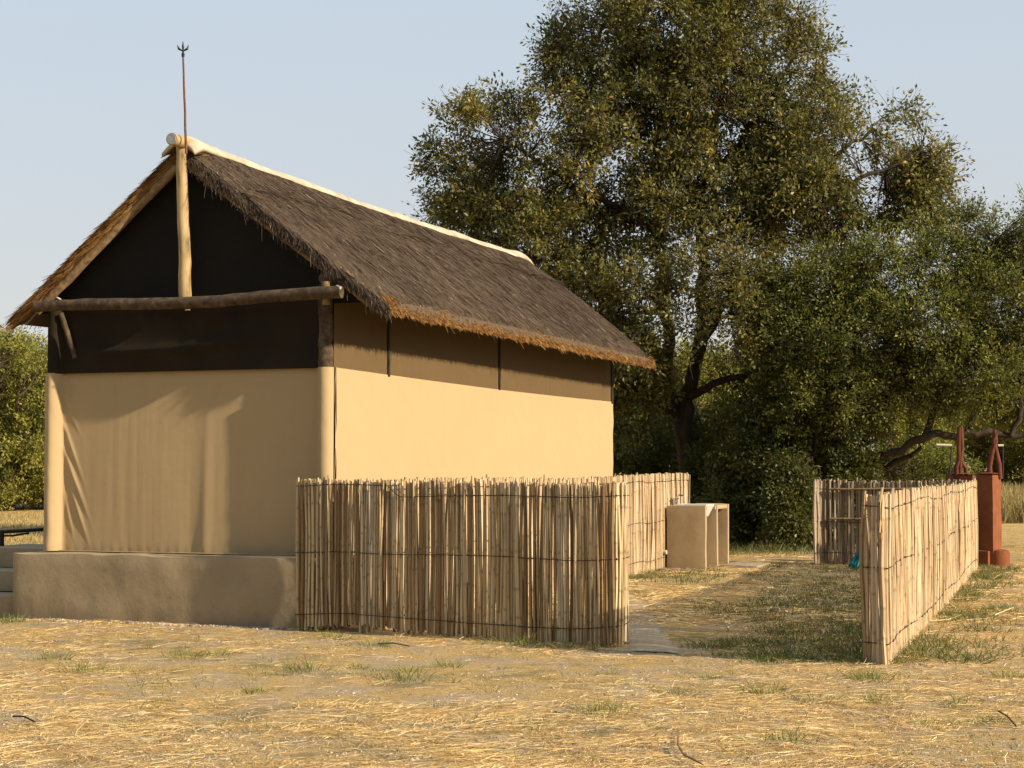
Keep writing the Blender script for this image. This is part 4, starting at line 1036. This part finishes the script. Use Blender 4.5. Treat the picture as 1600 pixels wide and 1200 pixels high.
# ------------------------------------------------------------------ trees
def tree(name, label, base, trunk, limbs, lobes, nclus, nleaf, lsize, mat, bark, group=None, csize=.45, seed=1, gap=.36, droop=.25, shell=.5, twig_r=.012, tint_shift=0, sprays=False):
    """lobes: (px, py, d, rx, ry, rz metres along view); limbs: lists of (px,py,d,r)"""
    rr = np.random.default_rng(seed)
    root = empty(name, base, label, 'tree', group); bpy.context.view_layer.update()
    tv = MB().tube([t[0] for t in trunk], [t[1] for t in trunk], 12).build('trunk', bark); autosmooth(tv, 80); child(tv, root)
    nodes = [np.array([t[0] for t in trunk])[1:]]
    for L in limbs:
        P = np.array([p[0] for p in L], float); r_ = np.array([p[1] for p in L])
        k = len(P) * 4; t = np.linspace(0, len(P) - 1, k); i = np.minimum(t.astype(int), len(P) - 2); f = (t - i)[:, None]
        PP = P[i] * (1 - f) + P[i + 1] * f; RR = r_[i] * (1 - f[:, 0]) + r_[i + 1] * f[:, 0]
        PP[1:-1] = (PP[:-2] + PP[1:-1] + PP[2:]) / 3
        PP[2:] += rr.normal(0, .045, (k - 2, 3))
        lo = MB().tube(PP, RR, 8).build('limb', bark); autosmooth(lo, 80); child(lo, root); nodes.append(PP)
    nodes = np.concatenate(nodes)
    vol = np.array([l[1][0] * l[1][1] for l in lobes]); vol = vol / vol.sum(); cnt = rr.multinomial(nclus, vol)
    C = []; O = []
    for (c, rd), m in zip(lobes, cnt):
        d = rr.normal(size=(m, 3)); d /= np.linalg.norm(d, axis=1, keepdims=True)
        rad = rr.random(m) ** (1 / 3.) * shell + (1 - shell) * rr.random(m) ** .25
        p = np.array(c) + d * rad[:, None] * np.array(rd)
        C.append(p); O.append(d)
    C = np.concatenate(C); O = np.concatenate(O)
    keep = fbm(C * .75 + seed * 3.1, 2) > gap; keep &= C[:, 2] > .25; C = C[keep]; O = O[keep]; m = len(C)
    # twigs from the nearest limb
    near = np.empty(m, int)
    for a in range(0, m, 500):
        dd = np.linalg.norm((C[a:a + 500, None] - nodes[None]) * np.array([1, 1, 1.0]) + np.array([0, 0, 0]), axis=2); near[a:a + 500] = dd.argmin(1)
    S = nodes[near]; t = np.linspace(0, 1, 5)[None, :, None]
    end = C + O * csize * .5
    midp = (S + end) / 2 + np.array([0, 0, 1.]) * (-.10 * np.linalg.norm(end - S, axis=1))[:, None] + rr.normal(0, .12, (m, 3))
    Pth = (1 - t) ** 2 * S[:, None] + 2 * t * (1 - t) * midp[:, None] + t ** 2 * end[:, None]
    ln = np.linalg.norm(end - S, axis=1)
    rad = (twig_r * (.5 + .5 * np.clip(ln, .3, 3)))[:, None] * np.linspace(1, .3, 5)[None]
    V, Q = tubes(Pth, rad, 3); tw = obj('twigs', qmesh('twigs', V, Q, bark, True)); tw['kind'] = 'stuff'; child(tw, root)
    # leaves
    w = np.clip(rr.lognormal(0, .35, m), .4, 2.2); w /= w.sum(); per = rr.multinomial(nleaf, w); idx = np.repeat(np.arange(m), per); n = len(idx)
    stem = rr.normal(0, 1, (m, 3)); 
    u = rr.random(n)
    spr = rr.normal(0, 1, (n, 3)); spr /= np.linalg.norm(spr, axis=1, keepdims=True)
    cs_ = csize * rr.uniform(.6, 1.3, m)
    axis_ = O * .8 + np.array([0, 0, .25]) + stem * .35; axis_ /= np.linalg.norm(axis_, axis=1, keepdims=True)
    # a few sub sprays per cluster
    sub = rr.integers(0, 6, n); sd = rr.normal(0, 1, (m, 6, 3)); sd = sd * .75 + axis_[:, None] * .7; sd /= np.linalg.norm(sd, axis=2, keepdims=True)
    sdn = sd[idx, sub]
    if sprays:
        sb_ = np.repeat(C, 6, 0); sdd = sd.reshape(-1, 3); sl = np.repeat(cs_, 6) * 1.02; ns = len(sb_)
        sdv = np.cross(sdd, rr.normal(0, 1, (ns, 3))); sdv /= np.linalg.norm(sdv, axis=1, keepdims=True) + 1e-9
        Vs_, Qs_, _c = ribbons(sb_, sdd, sl, np.full(ns, .016), rr.normal(0, .03, (ns, 3)), sdv, 1, .3)
        so = obj('spray_stems', qmesh('spray_stems', Vs_, Qs_, bark)); so['kind'] = 'stuff'; child(so, root)
    Pl = C[idx] + sdn * (u * cs_[idx])[:, None] + spr * (lsize * .9 * (1 - .3 * u))[:, None]
    Dl = sdn * .6 + spr * .8 + np.array([0, 0, -droop]); Dl /= np.linalg.norm(Dl, axis=1, keepdims=True)
    Sd = np.cross(Dl, rr.normal(0, 1, (n, 3)) + np.array([0, 0, 1.1])); Sd /= np.linalg.norm(Sd, axis=1, keepdims=True) + 1e-9
    Nm = np.cross(Dl, Sd); L = lsize * rr.uniform(.65, 1.3, n); Wd = L * rr.uniform(.36, .54, n) * .5
    a = Pl; b = Pl + Dl * (L * .5)[:, None] + Sd * Wd[:, None] + Nm * (L * .04)[:, None]; c = Pl + Dl * L[:, None] - Nm * (L * .10)[:, None]; d = Pl + Dl * (L * .5)[:, None] - Sd * Wd[:, None] + Nm * (L * .04)[:, None]
    V = np.stack([a, b, c, d], 1).reshape(-1, 3); Q = np.arange(n * 4).reshape(n, 4)
    tc = rr.normal(.45, .13, m)[idx] + rr.normal(0, .15, n) + tint_shift; tc[rr.random(n) < .012] = 1
    lf = obj('crown', qmesh('crown', V, Q, mat, tint=np.repeat(np.clip(tc, 0, 1), 4))); lf['kind'] = 'stuff'; child(lf, root)
    return root

def Lb(px, py, d, rx, ry, rz=None):
    s = d / F; return (at(px, py, d), (rx * s, rz if rz else (rx + ry) * .5 * s, ry * s))
def Pt(px, py, d, r): return (at(px, py, d), r)

# the big tree
D0 = 37.0
tb = at(1078, 800, D0); tb[2] = 0
trunk = [(tb + Z * -.2, .30), (at(1076, 790, D0), .24), (at(1074, 720, D0), .20), (at(1068, 660, D0), .21)]
limbs = [
    [Pt(1068, 668, D0, .17), Pt(1082, 600, D0, .15), Pt(1100, 500, D0, .14), Pt(1098, 400, D0, .13), Pt(1096, 330, D0, .12), Pt(1112, 240, D0, .09), Pt(1135, 120, D0 + .3, .06), Pt(1140, 20, D0, .04)],
    [Pt(1066, 668, D0, .15), Pt(1045, 600, D0 + .3, .13), Pt(1035, 480, D0 + .5, .12), Pt(1030, 330, D0 + .3, .11), Pt(1028, 200, D0, .085), Pt(1010, 120, D0, .06), Pt(980, 30, D0 - .4, .04)],
    [Pt(1030, 350, D0 + .3, .10), Pt(970, 325, D0 - .6, .085), Pt(900, 300, D0 - 1.2, .07), Pt(840, 250, D0 - 1.4, .05), Pt(790, 220, D0 - 1.4, .03)],
    [Pt(1032, 365, D0 + .3, .09), Pt(960, 330, D0, .075), Pt(880, 315, D0 + .4, .06), Pt(800, 310, D0 + .6, .045), Pt(720, 280, D0 + .6, .02)],
    [Pt(1097, 350, D0, .11), Pt(1180, 345, D0 - .8, .085), Pt(1270, 325, D0 - 1.2, .06), Pt(1350, 270, D0 - 1.4, .045), Pt(1440, 240, D0 - 1.2, .025)],
    [Pt(1100, 380, D0, .10), Pt(1190, 340, D0 + .8, .08), Pt(1280, 260, D0 + 1.2, .06), Pt(1370, 200, D0 + 1, .03)],
    [Pt(1108, 280, D0, .09), Pt(1160, 220, D0 - .6, .07), Pt(1220, 130, D0 - .8, .045), Pt(1250, 60, D0 - .8, .03)],
    [Pt(1028, 230, D0, .08), Pt(960, 200, D0 + .2, .06), Pt(900, 150, D0 + .2, .04), Pt(860, 110, D0, .02)],
    [Pt(1090, 560, D0, .10), Pt(1130, 480, D0 - 1.5, .07), Pt(1150, 420, D0 - 2.2, .05)],
    [Pt(1042, 560, D0, .10), Pt(980, 500, D0 - 1., .07), Pt(900, 440, D0 - 1.4, .05), Pt(840, 400, D0 - 1, .03)],
    [Pt(1075, 620, D0, .10), Pt(1150, 590, D0 - .8, .07), Pt(1220, 560, D0 - 1.2, .04)],
    [Pt(1060, 650, D0, .09), Pt(1000, 610, D0 - .8, .06), Pt(950, 590, D0 - 1.2, .03)],
]
lobes = [Lb(1050, 40, D0, 150, 90, 2.2), Lb(1060, -50, D0, 130, 80, 2), Lb(935, 85, D0, 95, 80, 1.4), Lb(1190, 80, D0, 95, 90, 1.8), Lb(1225, 110, D0 - .5, 55, 58, 1.0), Lb(895, 110, D0, 45, 50, .8), Lb(880, 205, D0 - .5, 100, 60, 1.6),
         Lb(770, 205, D0 - .6, 75, 55, 1.4), Lb(735, 275, D0, 65, 60, 1.2), Lb(810, 290, D0 - .8, 90, 65, 1.6), Lb(740, 345, D0, 75, 50, 1.4), Lb(850, 380, D0 - .4, 110, 70, 1.8), Lb(1000, 210, D0 - 1, 110, 80, 1.8),
         Lb(1140, 220, D0 - 1, 120, 90, 1.8), Lb(1250, 190, D0, 70, 70, 1.4), Lb(1300, 240, D0 - 1, 90, 70, 1.6), Lb(1380, 205, D0, 60, 50, 1.1), Lb(1415, 232, D0 - .5, 52, 44, .9), Lb(1370, 290, D0 - .4, 85, 50, 1.3), Lb(1270, 320, D0 - 1, 100, 55, 1.5),
         Lb(1010, 330, D0 + 1, 90, 60, 1.2), Lb(1180, 330, D0 + 1, 90, 60, 1.2), Lb(1000, 430, D0 - 1.2, 110, 80, 1.6), Lb(1110, 420, D0 - 2.2, 90, 70, 1.2), Lb(1140, 500, D0 - 2, 85, 80, 1.2), Lb(920, 460, D0 - .5, 90, 70, 1.6), Lb(1060, 540, D0 - 1.8, 95, 65, 1.3), Lb(980, 560, D0 - .8, 80, 70, 1.4),
         Lb(1220, 420, D0 - .5, 80, 70, 1.5), Lb(1190, 570, D0 - .8, 70, 60, 1.3), Lb(960, 640, D0 - .5, 60, 50, 1.2),
         Lb(1400, 320, D0 - .3, 70, 40, 1.2), Lb(1440, 270, D0, 45, 35, 1), Lb(1330, 350, D0 - .8, 80, 45, 1.3), Lb(1230, 270, D0 - 1, 80, 60, 1.5), Lb(1090, 130, D0 - .6, 100, 70, 1.5), Lb(930, 290, D0 - .8, 80, 60, 1.4), Lb(705, 320, D0, 24, 26, .6), Lb(990, 150, D0 + .4, 80, 60, 1.2), Lb(1340, 180, D0 + .3, 50, 35, .9),
         Lb(1400, 305, D0 - .2, 60, 36, .9), Lb(1370, 250, D0 - .2, 60, 45, .9),
         Lb(1090, 320, D0 - 1.4, 90, 60, 1.0), Lb(1030, 470, D0 - 1.8, 90, 60, 1.0),
         # reaching sprays that break the outline
         Lb(1250, 60, D0, 20, 12, .3), Lb(1440, 215, D0, 20, 12, .3), Lb(760, 165, D0, 20, 12, .3), Lb(700, 195, D0, 22, 18, .4), Lb(870, 62, D0, 22, 18, .3), Lb(1400, 160, D0, 24, 16, .4), Lb(682, 250, D0, 20, 18, .4)]
tree('large_tree', 'tall broad tree with open dark green crown rising behind the hut', tb, trunk, limbs, lobes, 3100, 195000, .104, M['leaf_big'], M['bark'], csize=.66, seed=2, gap=.425, shell=.85, twig_r=.012, sprays=True)

# right hand tree with the long low limb
D1 = 35.0
tb = G(1262, 852, 0); tb = np.array([at(1250, 800, D1)[0], D1, 0.0])
trunk = [(tb - Z * .2, .16), (at(1262, 800, D1), .14), (at(1290, 745, D1 - .1), .12)]
limbs = [
    [Pt(1285, 755, D1, .13), Pt(1330, 722, D1 - .4, .10), Pt(1395, 706, D1 - .9, .085), Pt(1445, 682, D1 - 1.2, .08), Pt(1510, 674, D1 - 1.3, .07), Pt(1580, 682, D1 - 1.3, .06), Pt(1660, 670, D1 - 1.3, .045), Pt(1720, 640, D1 - 1.2, .03)],
    [Pt(1300, 745, D1, .10), Pt(1350, 735, D1 - .2, .08), Pt(1400, 722, D1 - .4, .06), Pt(1440, 700, D1 - .6, .04)],
    [Pt(1275, 770, D1, .11), Pt(1310, 680, D1, .09), Pt(1330, 600, D1, .07), Pt(1340, 500, D1, .05), Pt(1330, 420, D1, .03)],
    [Pt(1445, 682, D1 - 1.2, .07), Pt(1480, 600, D1 - 1, .055), Pt(1520, 500, D1 - .8, .045), Pt(1545, 380, D1 - .8, .02)],
    [Pt(1580, 682, D1 - 1.3, .06), Pt(1600, 600, D1 - 1.2, .05), Pt(1630, 480, D1 - 1.2, .03)],
    [Pt(1330, 722, D1 - .4, .07), Pt(1390, 620, D1 - .6, .06), Pt(1420, 520, D1 - .5, .045), Pt(1440, 410, D1, .02)],
    [Pt(1265, 790, D1, .09), Pt(1240, 690, D1 + .3, .07), Pt(1235, 560, D1 + .3, .05), Pt(1250, 440, D1 + .3, .03)],
]
lobes = [Lb(1545, 375, D1, 70, 50, 1.2), Lb(1620, 390, D1, 80, 70, 1.4), Lb(1475, 420, D1, 75, 55, 1.3), Lb(1380, 430, D1, 80, 60, 1.4), Lb(1300, 450, D1, 80, 60, 1.4), Lb(1560, 480, D1 - .6, 95, 75, 1.6), Lb(1450, 510, D1 - .6, 95, 75, 1.6), Lb(1340, 530, D1 - .4, 90, 75, 1.6),
         Lb(1250, 540, D1, 75, 70, 1.5), Lb(1620, 560, D1 - .6, 90, 75, 1.5), Lb(1520, 590, D1 - .8, 95, 60, 1.6), Lb(1400, 610, D1 - .6, 95, 60, 1.6), Lb(1290, 630, D1 - .2, 90, 65, 1.5), Lb(1600, 625, D1 + .3, 60, 30, 1.0), Lb(1200, 640, D1 + .3, 60, 60, 1.3), Lb(1400, 750, D1 + 1.5, 60, 28, .8), Lb(1290, 690, D1 + 1.2, 50, 35, .8), Lb(1210, 480, D1 + .2, 60, 60, 1.2), Lb(1500, 440, D1, 60, 50, 1),
         Lb(1555, 325, D1, 22, 22, .4), Lb(1500, 350, D1, 24, 20, .4), Lb(1600, 320, D1, 20, 22, .4), Lb(1440, 370, D1, 26, 18, .4), Lb(1740, 480, D1, 90, 110, 1.6)]
tree('spreading_tree', 'light green small leaved tree with a long low crooked limb behind the right fence', tb, trunk, limbs, lobes, 2700, 185000, .076, M['leaf_small'], M['bark'], csize=.55, seed=5, gap=.40, droop=.1, shell=.85, twig_r=.010, sprays=True)

# thicket between the two: separate bushes with upright stems
def bush(px, d, wpx, htop, seed, mat, nleaf, label, ls=.09, n_st=7, group='bushes in the dark thicket'):
    rr = np.random.default_rng(seed); b = np.array([at(px, 800, d)[0], d, 0.0]); s = d / F; hgt = at(px, htop, d)[2]; wr = wpx * s
    trunk = [(b - Z * .1, .07), (b + Z * .5, .05), (b + Z * hgt * .6 + np.array([rr.normal(0, .2), 0, 0]), .03)]
    limbs = []
    for k in range(n_st):
        a = rr.uniform(0, 6.28); q = np.array([math.cos(a), math.sin(a) * .6, 0]); sp = rr.uniform(.3, .9)
        limbs.append([(b + q * .12, .04), (b + q * wr * sp * .4 + Z * hgt * .35, .03), (b + q * wr * sp * .75 + Z * hgt * .65, .02), (b + q * wr * sp + Z * hgt * .88, .010)])
    lobes = []
    for k in range(13):
        a = rr.uniform(0, 6.28); h_ = rr.uniform(.08, .85); rr2 = wr * (.9 - .4 * abs(h_ - .5)) * rr.uniform(.6, 1.15)
        lobes.append((b + np.array([math.cos(a) * wr * .5, math.sin(a) * wr * .4, hgt * h_]), (rr2 * .6, rr2 * .5, hgt * .2)))
    return tree('bush', label, b, trunk, limbs, lobes, 300, nleaf, ls, mat, M['bark_grey'], group, csize=.38, seed=seed, gap=.38, shell=.8, twig_r=.007)
bush(985, 39.5, 95, 600, 31, M['leaf_dark'], 20000, 'dark green bush behind the wash stand fence just right of the hut')
bush(1125, 36.5, 60, 700, 41, M['leaf_dark'], 14000, 'low dark bush with bare stems just behind the wash stand')
bush(1235, 34.0, 52, 715, 42, M['leaf_dark'], 13000, 'low dark bush left of the back right fence')
bush(1165, 35.0, 66, 610, 43, M['leaf_dark'], 19000, 'thick olive bush in the middle of the thicket right of the wash stand', n_st=12)
bush(1310, 34.2, 60, 700, 44, M['leaf_dark'], 12000, 'low dark bush behind the rails of the back right fence')
bush(1345, 37.0, 60, 705, 45, M['leaf_dark'], 11000, 'tangled dark bush under the crooked limb behind the back right fence', n_st=12)
bush(1120, 38.5, 90, 620, 32, M['leaf_dark'], 22000, 'dark leafy bush with bare stems right of the large trunk')
bush(1195, 36.5, 85, 600, 33, M['leaf_dark'], 24000, 'dense dark bush in the gap between the wash stand and the back right fence')
bush(1255, 38.0, 80, 640, 34, M['leaf_dark'], 18000, 'dark tangled bush at the foot of the low crooked limb')
bush(1360, 41.0, 90, 660, 35, M['leaf_small'], 16000, 'light green bush seen under the low limb above the right fence')
bush(1470, 47.0, 80, 680, 36, M['leaf_small'], 14000, 'pale green bush between the two rust red pillars and the woodland', .11)
bush(1040, 47.0, 100, 640, 37, M['leaf_dark'], 16000, 'shaded bush behind the large trunk', .11)

# woodland in the distance: two kinds, copied
def fartree(seed, H, W, nleaf, ls, mat, label, loc):
    rr = np.random.default_rng(seed); b = np.zeros(3)
    trunk = [(b - Z * .2, .22), (b + Z * H * .25, .17), (b + Z * H * .5 + np.array([.2, 0, 0]), .12)]
    limbs = []
    for k in range(9):
        a = rr.uniform(0, 6.28); q = np.array([math.cos(a), math.sin(a), 0]); h0 = rr.uniform(.15, .45)
        limbs.append([(b + Z * H * h0, .10), (b + q * W * .25 + Z * H * (h0 + .15), .08), (b + q * W * .42 + Z * H * (h0 + .32), .05), (b + q * W * .5 + Z * H * (h0 + .42), .02)])
    lobes = [(b + np.array([0, 0, H * .72]), (W * .35, W * .35, H * .22))]
    for k in range(24):
        a = rr.uniform(0, 6.28); h_ = rr.uniform(.06, .88); q = W * .5 * (1 - abs(h_ - .5) * .6) * rr.uniform(.5, 1)
        lobes.append((np.array([math.cos(a) * q, math.sin(a) * q, H * h_]), (W * .17, W * .17, H * .11)))
    r = tree('woodland_tree', label, b, trunk, limbs, lobes, 1100, nleaf, ls, mat, M['bark_grey'], 'woodland trees in the distance', csize=.75, seed=seed, gap=.28, shell=.8, twig_r=.02)
    r.location = loc; return r
def copy_tree(r, loc, rot, sc, label):
    c = r.copy(); COL.objects.link(c); c.location = loc; c.rotation_euler = (0, 0, rot); c.scale = (sc, sc, sc); c['label'] = label
    for ch in list(r.children):
        k = ch.copy(); COL.objects.link(k); k.parent = c
    return c
def gl(px, d): return (float(at(px, 730, d)[0]), d, 0.0)
ft1 = fartree(71, 7.0, 8.5, 115000, .125, M['leaf_far'], 'sunlit green woodland tree at the left edge beyond the dry field', gl(15, 66))
ft2 = fartree(72, 6.2, 9.0, 105000, .12, M['leaf_far'], 'low wide woodland tree directly left of the hut behind the dry field', gl(88, 69))
spots = [(ft1, -90, 68, 1.0, 'woodland tree beyond the left edge of the picture'), (ft2, 230, 70, 1.0, 'woodland tree far behind the hut on the left'), (ft1, 400, 74, .85, 'woodland tree far behind the middle of the hut'),
         (ft2, 560, 72, 1., 'woodland tree far behind the hut roof'), (ft1, 740, 70, .9, 'woodland tree hidden behind the right half of the hut'), (ft2, 960, 66, 1., 'woodland tree in the dark behind the large tree'),
         (ft1, 1130, 62, .9, 'woodland tree glimpsed through the thicket'), (ft2, 1300, 66, 1.0, 'woodland tree behind the crooked limb'), (ft1, 1450, 76, .75, 'woodland tree beyond the tall grass left of the pillars'),
         (ft2, 1560, 80, .9, 'woodland tree beyond the tall grass behind the pillars'), (ft1, 1670, 74, .8, 'woodland tree at the right edge beyond the tall grass'), (ft2, -250, 75, 1.1, 'woodland tree well outside the left edge')]
for k, (r, px, d, s, lb) in enumerate(spots): copy_tree(r, gl(px, d), k * 1.3 + .4, s, lb)

# ring of unseen woodland, added to cut the sky light on the front wall
ring = [(-30, 2, 1.3), (-24, -8, 1.4), (-27, -18, 1.6), (-15, -17, 1.4), (-7, -22, 1.5), (2, -19, 1.4), (10, -25, 1.6), (17, -20, 1.4), (25, -23, 1.6), (32, -14, 1.5), (38, -4, 1.4), (-36, 14, 1.4)]
for k, (x_, y_, s_) in enumerate(ring): copy_tree((ft1, ft2)[k % 2], (x_, y_, 0), k * 1.9, s_, 'unseen woodland tree added to block low sky light at the %s of the clearing' % ('far left edge', 'left edge', 'left rear corner', 'left rear edge', 'rear edge left of the viewer', 'rear edge behind the viewer', 'rear edge right of the viewer', 'right rear edge', 'right rear corner', 'right corner', 'right edge', 'left front edge')[k])

# tall dry grass beyond the fences on the right, and dry field stubble at the left
def band(name, n, x0, x1, y0, y1, h, wd, label):
    x = rng.uniform(x0, x1, n); y = rng.uniform(y0, y1, n); k = n2(x, y, .25, 2, 3) > .30; x = x[k]; y = y[k]; n = len(x)
    D = np.stack([rng.normal(0, .2, n), rng.normal(0, .2, n), np.ones(n)], 1); D /= np.linalg.norm(D, axis=1, keepdims=True); L = rng.uniform(.5, 1, n) * h * (.6 + .8 * n2(x, y, .4, 2, 8))
    V, Q, c = ribbons(np.stack([x, y, np.zeros(n) - .02], 1), D, L, rng.uniform(wd * .6, wd * 1.3, n), np.stack([rng.normal(.1, .2, n) * L, rng.normal(0, .2, n) * L, -L * .1], 1), None, 2, .2)
    tag(obj(name, qmesh(name, V, Q, M['tall_grass'], tint=np.repeat(np.clip(rng.normal(.5, .22, n), 0, 1), c))), label, 'grass', kind='stuff')
band('tall_dry_grass', 26000, 8, 26, 50, 64, 1.35, .03, 'tall dry yellow grass standing beyond the right fence')
band('field_grass', 60000, -26, -6, 24, 62, .14, .022, 'short dry grass of the open field left of the hut')
